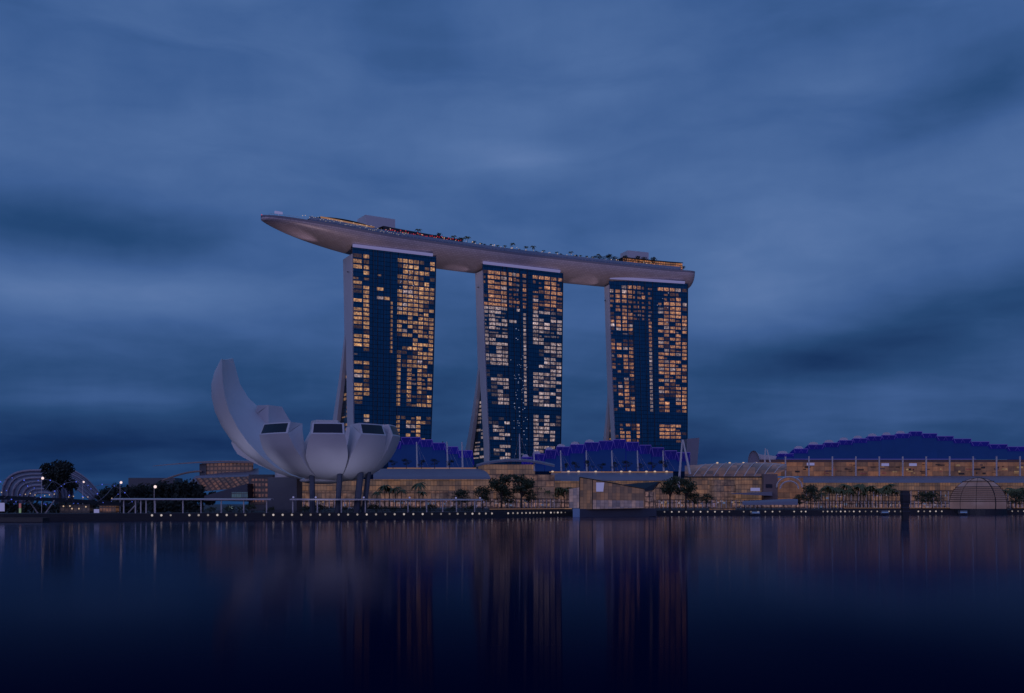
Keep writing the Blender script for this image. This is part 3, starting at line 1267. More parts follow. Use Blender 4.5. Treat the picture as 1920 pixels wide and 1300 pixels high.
petal(-25, 17, -15.5, 11, 1.00, 32.4)
petal(17, 57, 24.5, 50, 1.00, 32.6)
petal(57, 100, 60, 84, 1.00, 33.0)
petal(-70, -25, -62, -31, 1.12, 32.6)
petal(100, 136, 104, 130, .98, 33.0, valley=.80)
petal(136, 168, 140, 162, 1.05, 34.0, valley=.82)
petal(168, 207, 174, 199, 1.08, 37.0, valley=.82)
petal(207, 243, 225, 241, 1.32, 42.5, thick=6, valley=.76)
petal(230, 253, 233, 250, 1.58, 31.0, thick=6)
# the tall petal, a crescent standing over the rest
TS = [  # outer outline, near edge, far edge
    ((412, 676), (416.5, 673), (437, 672)), ((400, 697), (416.5, 692), (442, 690)), ((393.5, 720), (418, 720), (450, 720)),
    ((392.5, 745), (422, 746), (465, 745)), ((397, 772), (430, 772), (487, 766)), ((408, 800), (446, 803), (522, 795)),
    ((424, 825), (464, 829), (552, 820)), ((447, 848), (487, 853), (575, 842)), ((480, 872), (516, 876), (592, 862)),
    ((515, 889), (545, 891), (602, 880)), ((555, 900), (580, 901), (612, 893)), ((600, 906), (610, 906), (622, 903))]
outer, inner, cutp = [], [], []
for i, (o_, e1, e2) in enumerate(TS):
    k = i / (len(TS) - 1)
    dn, do, df = 404 + 14 * k, 419 + 2 * k, 447 - 24 * k
    A, O, B = P(*e1, dn), P(*o_, do), P(*e2, df)
    O2 = P(o_[0] * .55 + e2[0] * .45 - 4, o_[1] * .5 + e2[1] * .5, df + 6 - 4 * k)
    ro, ri = [], []
    for j in range(13):
        u = j / 12
        # smooth curve A -> O -> O2 -> B
        ro.append(A * (1 - u) ** 3 + (A + (O - A) * 2.1) * 3 * u * (1 - u) ** 2 + O2 * 3 * u * u * (1 - u) + B * u ** 3 if j else A)
        midp = (A + B) * .5 + Vector((-2.2, 1.0, -0.8)) * (1 - k)
        ri.append(A * (1 - u) ** 2 + midp * 2 * u * (1 - u) + B * u ** 2)
    outer.append(ro)
    inner.append(ri)
b = MB()
b.smooth = True
b.grid(outer)
tall = b.build('petal', 'white_panel', museum)
tag(tall, 'tall white crescent petal rising above the others')
b = MB()
b.smooth = True
b.grid([list(reversed(r_)) for r_ in inner])
b.face(list(outer[0]) + list(reversed(inner[0]))[1:-1])
b.build('petal_side', 'white_panel', tall)
b = MB()
b.ball((MX - 4, MY, 15.4), 9.0, 20, 8, .16)
b.build('bowl_base', 'white_panel', museum, smooth=True)
for px, p1, y0, y1, dep, wd in ((585, 586, 893, 948, 405, 2.0), (637, 633, 893, 948, 404, 2.0), (676, 668, 892, 950, 408, 2.4), (691, 682, 890, 948, 412, 1.9)):
    b = MB()
    b.tube([P(p1, y1 + 14, dep), P(px, y0 - 5, dep + 2)], wd * .55, 8)
    b.build('column', 'dark_clad', museum)
b = MB()
b.box(P(535, 945, 424) + Vector((0, 0, 2.0)), (11.6, 11, 17.4))
b.build('base_block', 'dark_clad', museum)
b = MB()
c = P(535, 893, 424)
b.tube([c - Vector((0, 0, 2.6)), c + Vector((0, 0, 1.5))], 4.2, 16)
b.build('core_drum', 'white_panel', museum, smooth=True)

# floodlights below the petals, set in the promenade
for i, (px, dep, aimx, aimz, pw) in enumerate(((470, 392, 500, 30, 4600), (600, 380, 610, 30, 4300), (690, 384, 680, 30, 4300), (430, 402, 412, 46, 8000))):
    f = thing('floodlight', 'small dark ground floodlight aimed up at the lotus museum', 'floodlight', (P(px, 945, dep).x, dep + 2, QZ), 'floodlights below the museum')
    b = MB()
    c = Vector(f.location)
    b.box(c + Vector((0, 0, .15)), (.6, .5, .3))
    b.tube([c + Vector((0, 0, .3)), c + Vector((0, .15, .75))], .28, 8)
    b.build('housing', 'dark_metal', f)
    li = bpy.data.lights.new('floodlight_lamp', 'SPOT')
    li.energy = pw
    li.color = (.60, .63, 1.0)
    li.spot_size = R(75)
    li.spot_blend = 1.0
    li.shadow_soft_size = .4
    lo = bpy.data.objects.new('floodlight_lamp', li)
    COL.objects.link(lo)
    lo.parent = f
    lo.location = (0, .2, 1.0)
    tgt = Vector((P(aimx, 945, 415).x, 415, aimz))
    lo.rotation_euler = (c + Vector((0, .2, 1)) - tgt).to_track_quat('Z', 'Y').to_euler()


# ---------------------------------------------------------------- shopping mall
def wall_part(name, m, parent, px0, px1, y0, y1, dep, dep1=None, th=3.0, y0b=None, y1b=None):
    """upright wall between two picture columns, rows y0 (top) to y1 (foot), dep metres out"""
    dep1 = dep if dep1 is None else dep1
    y0b = y0 if y0b is None else y0b
    y1b = y1 if y1b is None else y1b
    a, b_, c, d_ = P(px0, y1, dep), P(px1, y1b, dep1), P(px1, y0b, dep1), P(px0, y0, dep)
    b = MB()
    o = Vector((0, th, 0))
    b.hexa([a, b_, b_ + o, a + o, d_, c, c + o, d_ + o])
    return b.build(name, m, parent)


def blue_roof(parent, steps, ybase, dep, back, band=9.0, caps='', masts=(), mast_top=842, mast_foot=None, zig=True):
    """stepped glass roof: sloping glazing, an upright blue band with a zigzag truss under each lilac eave"""
    for i, (x0, x1, y) in enumerate(steps):
        dt = dep + back * max(0.25, (ybase - y) / 60.0)
        top0, top1 = P(x0, y, dt), P(x1, y, dt)
        bnd = min(band, (ybase - y) * .55)
        k0, k1 = P(x0, y + bnd, dt - 1.5), P(x1, y + bnd, dt - 1.5)
        f0, f1 = P(x0, ybase, dep), P(x1, ybase, dep)
        b = MB()
        uw = (f1 - f0).length
        b.grid([[f0, f1], [k0, k1]], [[(i * 30, 0), (i * 30 + uw, 0)], [(i * 30, (k0 - f0).length), (i * 30 + uw, (k0 - f0).length)]])
        o = b.build('roof_bay', 'blue_glass', parent)
        b = MB()
        b.grid([[k0, k1], [top0, top1]])
        b.grid([[top0 + Vector((0, 0, .1)), top1 + Vector((0, 0, .1))], [top0 + Vector((0, 30, -6)), top1 + Vector((0, 30, -6))]])
        b.grid([[k0, top0], [f0, top0 + Vector((0, 30, -6))]])
        b.grid([[k1, top1], [f1, top1 + Vector((0, 30, -6))]])
        b.build('eave_band', 'blue_band', o)
        b = MB()
        b.tube([top0 + Vector((0, -.4, .15)), top1 + Vector((0, -.4, .15))], .2, 5)
        if zig:
            nz = 2
            zz = []
            for j in range(nz * 2 + 1):
                u = j / (nz * 2)
                zz.append((k0.lerp(k1, u) - Vector((0, 0, 2.2))) + Vector((0, -.5, 0)) if j % 2 else top0.lerp(top1, u) + Vector((0, -.5, -.2)))
            b.tube(zz, .14, 4)
        b.build('eave_truss', 'blue_edge', o)
        if caps and ((caps == 'l' and i < len(steps) // 2) or (caps == 'm' and (i < len(steps) // 2)) or caps == 'b'):
            b = MB()
            rows = []
            for j in range(9):
                th = math.pi * j / 8
                w_ = (x1 - x0) * .62
                rows.append([P(x0 + 1 + w_ * (1 - math.cos(th)) / 2, y - 6.0 * math.sin(th) ** .7, dt + 2), P(x0 + w_ * .6, y, dt + 16)])
            b.grid(rows)
            b.face([r_[0] for r_ in rows])
            b.build('roof_shell', 'white_clad', o)
    for mx in masts:
        foot = ybase if mast_foot is None else mast_foot
        p0, p1 = P(mx + 1.5, foot, dep - 4), P(mx, mast_top, dep - 2)
        b = MB()
        b.tube([p0, p1], .55, 6, r1=.3)
        o = b.build('mast', 'steel_white', parent)
        b = MB()
        for dx in (12, 22):
            b.tube([p1 - Vector((0, 0, .3)), P(mx + dx, foot - 2, dep - 1)], .05, 3)
        b.build('stay_cable', 'steel_white', o)


# left wing
dl = 545
mall_l = thing('shopping_mall', 'mall wing with stepped blue glass roof, between the lotus museum and the glass entrance hall', 'mall', P(810, 955, dl))
blue_roof(mall_l, [(728, 752, 829), (752, 789, 821), (789, 811, 825.5), (811, 835, 831.4), (835, 859, 838.6), (859, 886, 845.6)], 877, dl + 14, 22,
          band=13, masts=(781, 838, 866), mast_top=829)
b = MB()   # curved grey canopy
rows = []
for i in range(7):
    u = i / 6
    y = 879 + 20 * u
    dd = dl + 12 - 16 * math.sin(u * math.pi / 2)
    rows.append([P(700, y, dd), P(760, y, dd), P(840, y, dd), P(893, y, dd), P(893 + 24 * (1 - (1 - u) ** 1.6) ** .5 + 3, y, dd + 2)])
b.grid(rows)
b.build('canopy_roof', 'grey_roof', mall_l, smooth=True)
wall_part('eave_lamp', 'orange_strip', mall_l, 726, 893, 877.4, 878.6, dl + 12.5, th=1)
wall_part('upper_glazing', 'lit_atrium', mall_l, 555, 925, 899, 921, dl - 1)
wall_part('shop_front', 'lit_shop', mall_l, 555, 925, 936, 952, dl - 5)
wall_part('middle_glazing', 'lit_lower', mall_l, 555, 925, 921, 937, dl - 2.5)

# entrance hall between the wings
dh = 560
hall = thing('entrance_hall', 'glazed entrance hall with a thin curved grey roof before the middle tower', 'building', P(975, 952, dh))
b = MB()
top, bot = [], []
for i in range(15):
    u = i / 14
    y = 873 - 10.5 * math.sin(math.pi * min(1, u * 1.02)) ** .8
    top.append([P(893 + 147 * u, y, dh - 3), P(893 + 147 * u, y - 2.5, dh + 18)])
b.grid(top)
b.grid([[r_[0] - Vector((0, 0, .9)), r_[1] - Vector((0, 0, .9))] for r_ in top])
b.grid([[r_[0] for r_ in top], [r_[0] - Vector((0, 0, .9)) for r_ in top]])
b.build('roof', 'grey_roof', hall, smooth=False)
wall_part('clerestory', 'lit_atrium', hall, 896, 1003, 871, 890, dh)
wall_part('glazed_wall', 'lit_lower', hall, 900, 1040, 890, 936, dh - 2)
wall_part('shop_front', 'lit_shop', hall, 915, 1050, 936, 953, dh - 5)
for mx, yt, yf in ((974, 814, 866), (1001, 842, 884)):
    b = MB()
    b.tube([P(mx + 1, yf, dh - 1), P(mx, yt, dh + 1)], .5, 6, r1=.25)
    o = b.build('mast', 'steel_white', hall)
    b = MB()
    b.tube([P(mx, yt + 2, dh + 1), P(mx + 15, yf - 14, dh + 8)], .06, 3)
    b.tube([P(mx, yt + 2, dh + 1), P(mx - 10, yf - 6, dh + 8)], .06, 3)
    b.build('stay_cable', 'steel_white', o)

# middle wing
dm = 600
mall_m = thing('shopping_mall', 'middle mall wing with stepped blue glass roof in front of the farthest tower', 'mall', P(1140, 955, dm))
blue_roof(mall_m, [(978, 998, 858), (999, 1021, 852), (1022, 1043, 844.5), (1043, 1068, 838.6), (1069, 1095, 834.4), (1096, 1123, 830.4), (1123, 1150, 827.6),
                   (1150, 1173, 825.2), (1174, 1198, 830), (1199, 1221, 835.5), (1222, 1245, 840.5), (1246, 1269, 846), (1269, 1294, 849.4)],
          884, dm + 12, 22, band=16, caps='m', masts=(1051, 1099, 1147, 1195, 1243), mast_top=845)
b = MB()
rows = []
for i in range(7):
    u = i / 6
    y = 886.5 + 15 * u
    dd = dm + 10 - 16 * math.sin(u * math.pi / 2)
    rows.append([P(1022 + 12 * (1 - (1 - (1 - u)) ** 1.4), y, dd + 2), P(1060, y, dd), P(1160, y, dd), P(1262, y, dd)])
b.grid(rows)
b.build('canopy_roof', 'grey_roof', mall_m, smooth=True)
wall_part('eave_lamp', 'orange_strip', mall_m, 1030, 1262, 884.6, 885.8, dm + 10.5, th=1)
b = MB()
for px in (1036, 1066, 1085, 1117, 1165, 1181, 1212, 1228, 1250):
    b.ball(P(px, 884.5, dm + 9), .8, 8, 5, .6)
b.build('roof_lamp', 'lamp_warm', mall_m)
wall_part('upper_glazing', 'lit_atrium', mall_m, 1018, 1290, 902, 915, dm - 2)
wall_part('middle_glazing', 'lit_lower', mall_m, 1035, 1290, 915, 938, dm - 3.5)
wall_part('shop_front', 'lit_shop', mall_m, 1035, 1290, 938, 953, dm - 6)
for a, c, y0, y1 in ((1279.5, 1272, 825, 918), (1280.5, 1294, 825, 890)):
    b = MB()
    b.tube([P(c, y1, dm - 14), P(a, y0, dm - 10)], .8, 6, r1=.45)
    b.build('mast', 'steel_white', mall_m)

# event hall with a ribbed translucent vault
de = 590
event = thing('event_hall', 'long glazed hall under a ribbed translucent vault, right of the crossed masts', 'building', P(1390, 955, de))
b = MB()
NR = 10
rows, uvs = [], []
xs = [1284, 1310, 1340, 1370, 1400, 1430, 1455, 1475]
tops = [873.5, 871.5, 869.5, 868.5, 868, 867.5, 868.5, 871]
eav = [893, 893.5, 893.5, 893.8, 893.8, 893, 888, 882]
for i in range(NR + 1):
    u = i / NR
    rows.append([P(x, yt + (ye - yt) * (1 - math.cos(u * math.pi / 2)), de + 20 - 20 * math.sin(u * math.pi / 2)) for x, yt, ye in zip(xs, tops, eav)])
    uvs.append([(j * 9, u * 20) for j in range(len(xs))])
b.grid(rows, uvs)
b.build('vault', 'lit_vault', event, smooth=True)
for j in range(9):
    x0 = 1300 + j * 19
    b = MB()
    pts = []
    for i in range(9):
        u = i / 8
        jj = (x0 + 24 * (1 - u) - 1284) / 191 * 7
        k = min(6, max(0, int(jj)))
        f_ = jj - k
        yt = tops[k] + (tops[k + 1] - tops[k]) * f_
        ye = eav[k] + (eav[k + 1] - eav[k]) * f_
        x = min(1474, x0 + 24 * (1 - u))
        pts.append(P(x, yt + (ye - yt) * (1 - math.cos(u * math.pi / 2)), de + 19 - 20 * math.sin(u * math.pi / 2)))
    b.tube(pts, .28, 5)
    b.build('rib', 'steel_white', event)
b = MB()
for x in (1345, 1368, 1394, 1418):
    b.ball(P(x, 868, de + 18), .7, 6, 4, .6)
b.build('ridge_lamp', 'lamp_warm', event)
wall_part('eave_beam', 'bark', event, 1284, 1432, 893.5, 896, de - 1.5, th=2)
wall_part('glazed_wall', 'lit_atrium', event, 1284, 1432, 896, 944, de)
b = MB()   # rounded glass bay
rows, uvs = [], []
c = P(1355, 945, de)
for z in (QZ, 8, 15, 19.5):
    rows.append([c + Vector((7.5 * math.sin(R(a)), -3.6 * math.cos(R(a)), z - c.z)) for a in range(-90, 91, 15)])
    uvs.append([(a / 7.0, z) for a in range(-90, 91, 15)])
b.grid(rows, uvs)
b.build('rounded_bay', 'lit_lower', event)
wall_part('stone_pier', mat('brown_stone', (0.22, .16, .15), .8), event, 1432, 1458, 889, 946, de - 5, th=8)
wall_part('pier_window', 'dark_glass', event, 1436, 1448, 908, 915, de - 5.3, th=1)
b = MB()
for rr, yo in ((24, 0), (17, 6)):
    pts = [P(1480 - rr * math.cos(R(a)), 914 + yo * .4 - (rr * .82) * math.sin(R(a)), de - 6) for a in range(0, 181, 15)]
    b.tube(pts, .45, 5)
b.build('entrance_arch', 'steel_white', event)
wall_part('arch_glazing', 'lit_orange', event, 1458, 1506, 896, 944, de - 1)
wall_part('lintel_sign', 'sign_pale', event, 1408, 1425, 915, 921, de - 3, th=1)
wall_part('shop_front', 'lit_shop', event, 1284, 1510, 938, 953, de - 3)
b = MB()
b.hexa([P(1370, 926.5, de - 14), P(1448, 930, de - 14), P(1448, 929, de), P(1370, 926, de), P(1372, 925.5, de - 14), P(1448, 923, de - 14), P(1448, 922, de), P(1372, 925, de)])
b.build('porch_roof', 'grey_roof', event)

# right wing: long orange-lit hall with the great blue roof
dr = 650
mall_r = thing('shopping_mall', 'widest mall wing, long orange lit front under a blue roof peaking above the small dome', 'mall', P(1700, 955, dr))
STEP_R = [(1457, 1488, 851.7), (1488, 1515, 842.4), (1515, 1544.5, 834.8), (1544.5, 1573, 831), (1573, 1599, 826.4), (1599, 1626, 823), (1626, 1653, 819),
          (1653, 1679, 816.8), (1679, 1706, 814), (1706, 1729, 810), (1729, 1757, 813.7), (1757, 1788, 818.8), (1788, 1821, 823.6), (1821, 1855, 829),
          (1855, 1889, 834), (1889, 1925, 838.5), (1925, 1960, 843), (1960, 2000, 848)]
blue_roof(mall_r, STEP_R, 861.5, dr + 16, 26, band=8, caps='l')
wall_part('eave_lamp', 'blue_edge', mall_r, 1470, 1830, 860.6, 861.6, dr + 13, th=1)
wall_part('eave_beam', mat('brown_beam', (.13, .085, .075), .7), mall_r, 1420, 2060, 862, 867, dr + 8, th=3)
wall_part('gallery_glazing', 'lit_orange', mall_r, 1424, 2060, 867, 893, dr + 4)
rgx = random.Random(12)
GAL = ['bark', 'dark_clad', M['bark'], glow('gallery_red', (.07, .022, .018), 1.0, vary=.6, scale=.4), glow('gallery_gold', (.19, .12, .06), .9, vary=.6, scale=.4)]
for i in range(64):   # rooms, shelves and counters behind the gallery glass
    x = rgx.uniform(1490, 1930)
    w_ = rgx.uniform(2, 13)
    y = rgx.choice((871, 875, 879, 883, 886.5)) + rgx.uniform(-.8, .8)
    wall_part('gallery_room', rgx.choice(GAL), mall_r, x, x + w_, y, y + rgx.uniform(.8, 3.6), dr + 3.7 - .02 * (i % 30), th=.1)
for i in range(11):
    x = 1515 + i * 44 - 42
    wall_part('mast', 'steel_white', mall_r, x - 1.1, x + 1.1, 856, 893, dr + 1, th=.8)
for x, y in ((1520, 870), (1660, 871), (1712, 871)):
    wall_part('hanging_sign', 'sign_pale', mall_r, x - 7, x + 7, y - 2, y + 3, dr + 2, th=.3)
b = MB()
rows = []
for i in range(7):
    u = i / 6
    dd = dr + 3 - 14 * math.sin(u * math.pi / 2)
    rows.append([P(x, 893 + 12.5 * u, dd) for x in (1498, 1600, 1700, 1800, 1920, 2060)])
b.grid(rows)
b.build('canopy_roof', 'grey_roof', mall_r, smooth=True)
wall_part('upper_glazing', 'lit_atrium', mall_r, 1500, 2060, 905.5, 920, dr - 8)
wall_part('middle_glazing', 'lit_lower', mall_r, 1500, 2060, 920, 940, dr - 10)
wall_part('shop_front', 'lit_shop', mall_r, 1500, 2060, 940, 954, dr - 14)
# glazed half-dome and fan shells at its near end
b = MB()
rows = []
for i in range(9):
    th = math.pi * i / 8
    rows.append([P(1413 - 11 * math.cos(th), 868 - 23 * math.sin(th) ** .9, dr + 6), P(1422 - 5 * math.cos(th), 868 - 17 * math.sin(th) ** .9, dr + 30)])
b.grid(rows)
b.build('end_vault', 'white_clad', mall_r, smooth=True)
b = MB()
b.face([r_[0].lerp(r_[1], .06) for r_ in rows])
b.build('end_glass', 'grey_roof', mall_r)
wall_part('end_wall', 'white_clad', mall_r, 1421, 1462, 852, 868, dr + 22, th=3, y0b=856)
wall_part('end_window', 'dark_glass', mall_r, 1424, 1456, 862, 865, dr + 21.7, th=.3)
for a, c, yt in ((1435, 1434, 841), (1438, 1445, 843)):
    b = MB()
    b.tube([P(c, 870, dr + 5), P(a, yt, dr + 8)], .6, 6, r1=.3)
    b.build('mast', 'steel_white', mall_r)

# fill lights added on the mall roofs to brighten the roof park hull
for px, dep, z, aim, pw in ((748, 606, 44, (-125, 750, 194), 224000), (830, 606, 41, (-45, 800, 192), 224000), (1085, 664, 44, (55, 845, 192), 251999), (1240, 664, 43, (140, 880, 192), 210000)):
    q = P(px, 945, dep)
    f = thing('hull_fill_light', 'small added fill light on the mall roof brightening the roof terrace hull', 'floodlight', (q.x, q.y, z), 'added fill lights on the mall roofs')
    c = Vector((q.x, q.y, z))
    b = MB()
    b.box(c + Vector((0, 0, .3)), (1.0, .7, .6))
    b.tube([c + Vector((0, 0, .6)), c + Vector((0, .2, 1.2))], .4, 8)
    b.build('housing', 'dark_metal', f)
    li = bpy.data.lights.new('floodlight_lamp', 'SPOT')
    li.energy = pw
    li.color = (1.0, .76, .84)
    li.spot_size = R(30)
    li.spot_blend = 1.0
    li.shadow_soft_size = 1.0
    lo = bpy.data.objects.new('floodlight_lamp', li)
    COL.objects.link(lo)
    lo.parent = f
    lo.location = (0, .3, 1.8)
    lo.rotation_euler = (c + Vector((0, .3, 1.8)) - Vector(aim)).to_track_quat('Z', 'Y').to_euler()


# slim columns and lit signs along the shop fronts
rgs = random.Random(77)


def colonnade(parent, px0, px1, y0, y1, dep, step, signs, sy):
    x = px0
    while x <= px1:
        b = MB()
        b.tube([P(x, y1, dep), P(x, y0, dep)], .22, 5)
        b.build('column', 'steel_white', parent)
        x += step
    b = MB()
    b.hexa([P(px0 - 2, y0 + .6, dep), P(px1 + 2, y0 + .6, dep), P(px1 + 2, y0 + .6, dep + 3), P(px0 - 2, y0 + .6, dep + 3),
            P(px0 - 2, y0 - .5, dep), P(px1 + 2, y0 - .5, dep), P(px1 + 2, y0 - .5, dep + 3), P(px0 - 2, y0 - .5, dep + 3)])
    b.build('canopy_edge', 'bark', parent)
    for _ in range(signs):
        x = rgs.uniform(px0, px1)
        w_ = rgs.uniform(1.5, 5)
        h_ = rgs.uniform(1.2, 4)
        y = rgs.uniform(*sy)
        wall_part('shop_sign', rgs.choice(SIGNS), parent, x, x + w_, y - h_, y, dep + .6, th=.2)


SIGNS = [glow('sign_white', (.20, .17, .22), .8), glow('sign_lilac', (.15, .13, .27), .8), glow('sign_gold', (.22, .13, .06), .8), glow('sign_blue', (.08, .12, .22), .8)]
colonnade(mall_l, 570, 915, 936, 953, dl - 8, 9.5, 22, (941, 951))
colonnade(hall, 920, 1045, 936.5, 953, dh - 8, 7.0, 14, (940, 951))
colonnade(mall_m, 1236, 1284, 938, 953, dm - 9, 8, 6, (941, 951))
colonnade(event, 1290, 1428, 938, 953, de - 7, 9, 14, (941, 951))
colonnade(mall_r, 1506, 1960, 940, 954, dr - 18, 7.2, 46, (943, 953))
colonnade(mall_r, 1512, 1960, 921, 940, dr - 12, 14, 16, (926, 937))

# ---------------------------------------------------------------- crystal pavilion on the water
dc = 478
cry = thing('crystal_pavilion', 'faceted glass pavilion standing in the water on a dark plinth', 'pavilion', P(1155, 970, dc))
b = MB()
a = [P(1087, 895, dc), P(1087, 955, dc), P(1110, 955, dc - 4), P(1111, 899, dc - 4)]
b.prism(a, (5, 14, 0))
b.build('glass_facet', 'lit_crystal', cry)
b = MB()
b.prism([P(1111, 899, dc - 4), P(1110, 955, dc - 4), P(1208, 953, dc + 2), P(1208, 917, dc + 2)], (2, 16, 0))
b.build('glass_facet', 'lit_crystal', cry)
b = MB()
b.prism([P(1110.5, 938, dc - 4.2), P(1110.5, 954.6, dc - 4.2), P(1207, 952.5, dc + 1.7), P(1207, 939, dc + 1.7)], (0, .15, 0))
b.build('lower_glazing', 'lit_crystal_low', cry)
b = MB()
b.prism([P(1067, 917, dc + 4), P(1067, 953, dc + 4), P(1086, 953, dc + 2), P(1087, 914, dc + 2)], (2, 10, 0))
b.build('side_facet', 'lit_crystal_low', cry)
b = MB()
b.prism([P(1162, 909, dc + 8), P(1208, 917, dc + 8), P(1209, 921, dc + 8), P(1222, 920, dc + 10), P(1236, 903, dc + 14)], (2, 10, 0))
b.build('dark_facet', 'dark_glass', cry)
b = MB()
b.prism([P(1208, 921, dc + 6), P(1208, 953, dc + 6), P(1228, 953, dc + 10), P(1226, 922, dc + 10)], (2, 9, 0))
b.build('rear_facet', 'lit_shop', cry)
b = MB()
b.prism([P(1118, 905, dc - 5.2), P(1118, 922, dc - 5.2), P(1131, 922, dc - 4.4), P(1133, 905, dc - 4.4)], (0, .5, 0))
b.build('lit_panel', glow('lit_panel', (.19, .19, .40), .9), cry)
b = MB()
for x, y in ((1087, 895), (1111, 899)):
    dd = dc - .2 if x == 1087 else dc - 4.3
    b.tube([P(x, y, dd), P(x - .5, 955, dd)], .22, 4)
b.tube([P(1087, 895, dc - .2), P(1111, 899, dc - 4.3), P(1208, 917, dc + 1.6)], .25, 4)
b.build('edge_frame', 'bark', cry)
b = MB()
b.prism([P(1087, 954.5, dc - 3), P(1087, 972, dc - 3), P(1231, 968.5, dc + 8), P(1231, 953.5, dc + 8)], (2, 22, 0))
b.build('plinth', 'dark_clad', cry)
b = MB()
b.prism([P(1074, 954, dc + 2), P(1074, 970.5, dc + 2), P(1086.5, 970.5, dc - 1), P(1086.5, 954, dc - 1)], (1, 6, 0))
b.build('plinth_end', glow('blue_panel', (.03, .05, .16), .9), cry)

# ---------------------------------------------------------------- glass ball pavilion
db = 562
ball = thing('dome_pavilion', 'round glass dome pavilion with horizontal louvre rings on a black floating base', 'pavilion', P(1833, 966, db))
c = P(1834, 946, db + 14)
RB = 14.6
b = MB()
rows, uvs = [], []
for i in range(15):
    ph = R(-22 + 112 * i / 14)
    rows.append([c + Vector((RB * math.cos(ph) * math.sin(2 * math.pi * j / 40), -RB * math.cos(ph) * math.cos(2 * math.pi * j / 40), RB * math.sin(ph))) for j in range(40)])
    uvs.append([(j * 1.0, i * 1.0) for j in range(40)])
b.grid(rows, uvs, close=True)
b.build('glass_shell', 'lit_ball', ball, smooth=True)
for i in range(9):
    zr_ = 7.2 + 1.12 * i if i < 8 else 18.2
    ph = math.asin((zr_ - c.z) / RB)
    b = MB()
    rr = RB * math.cos(ph) + .3
    z = c.z + RB * math.sin(ph)
    b.grid([[Vector((c.x + (rr + o_) * math.sin(a), c.y - (rr + o_) * math.cos(a), z + dz)) for a in [2 * math.pi * j / 40 for j in range(41)]]
            for o_, dz in ((-.25, 0), (.30, .04), (.30, .44), (-.25, .40))])
    b.build('louvre', 'bark', ball)
for a in (12, -28, 52, -62, 100, 140, 190, 240):
    b = MB()
    pts = [c + Vector(((RB + .12) * math.cos(R(p_)) * math.sin(R(a)), -(RB + .12) * math.cos(R(p_)) * math.cos(R(a)), (RB + .12) * math.sin(R(p_)))) for p_ in range(-22, 90, 7)]
    b.tube(pts, .30 if a == 12 else .13, 5)
    b.build('rib', 'dark_metal', ball)
b = MB()
b.tube([c + Vector((0, 0, RB - .05)), c + Vector((0, 0, RB + .45))], 2.0, 12, r1=.6)
b.build('cap', 'dark_metal', ball)
b = MB()
b.tube([Vector((c.x, c.y, -.5)), Vector((c.x, c.y, c.z - 2.4))], 14.4, 36)
b.build('base', 'dark_metal', ball)
b = MB()
b.tube([Vector((c.x, c.y, c.z - 2.4)), Vector((c.x, c.y, c.z + .4))], 12.6, 36)
b.build('shop_ring', glow('shop_ring', (.20, .13, .18), .9, vary=.7, scale=.35), ball)

# dark mooring tower standing in the water
mo = thing('mooring_dolphin', 'dark square mooring tower standing alone in the water', 'mooring tower', P(1697, 975, 392))
b = MB()
o = P(1697, 945, 392)
rows = []
for z, s in ((-.6, 1.05), (2, 1.08), (5.6, 1.2), (7.2, 1.42), (9.4, 1.42), (10.1, 1.3), (10.9, 1.28)):
    rows.append([Vector((o.x + dx * s, o.y + dy * s, z)) for dx, dy in ((-1, -1), (1, -1), (1, 1), (-1, 1))])
b.grid(rows, close=True)
b.face(rows[-1])
b.build('pier', 'dark_metal', mo)
b = MB()
for z in (3.2, 4.6, 6.0):
    b.box((o.x, o.y, z), (2.75, 2.75, .25))
b.build('fender_band', 'dark_clad', mo)


# ---------------------------------------------------------------- vegetation prototypes
def leafy(mb, centre, rad, n, size, rg, flat=.8):
    for _ in range(n):
        while True:
            v = Vector((rg.uniform(-1, 1), rg.uniform(-1, 1), rg.uniform(-1, 1)))
            if v.length < 1:
                break
        v = v * (0.55 + .45 * v.length)
        p = centre + Vector((v.x * rad, v.y * rad, v.z * rad * flat))
        a = Vector((rg.gauss(0, 1), rg.gauss(0, 1), rg.gauss(0, .7))).normalized()
        e = a.orthogonal().normalized()
        g = a.cross(e)
        s = size * rg.uniform(.6, 1.4)
        mb.face([p - e * s, p + g * s * .5, p + e * s, p - g * s * .5])


def broad_tree(name, h, rad, seed, leafmat, label, cat='tree', clumps=9, n=70, crown_z=.62, size=.55):
    rg = random.Random(seed)
    root = thing(name, label, cat, (0, 0, 0))
    b = MB()
    b.tube([(0, 0, 0), (.1, 0, h * .3), (0, .1, h * .62)], h * .03, 7, r1=h * .017)
    cs = []
    for i in range(clumps):
        a = rg.uniform(0, 2 * math.pi)
        rr = rad * rg.uniform(.25, .8)
        c = Vector((math.cos(a) * rr, math.sin(a) * rr, h * (crown_z + rg.uniform(-.16, .26))))
        cs.append(c)
        b.tube([(0, 0, h * rg.uniform(.3, .55)), c * .6 + Vector((0, 0, h * .2)), c], h * .011, 5, r1=h * .004)
    b.build('trunk', 'bark', root)
    b = MB()
    for c in cs:
        leafy(b, c, rad * rg.uniform(.34, .55), n, size * h / 12, rg)
    b.build('crown', leafmat, root)
    return root


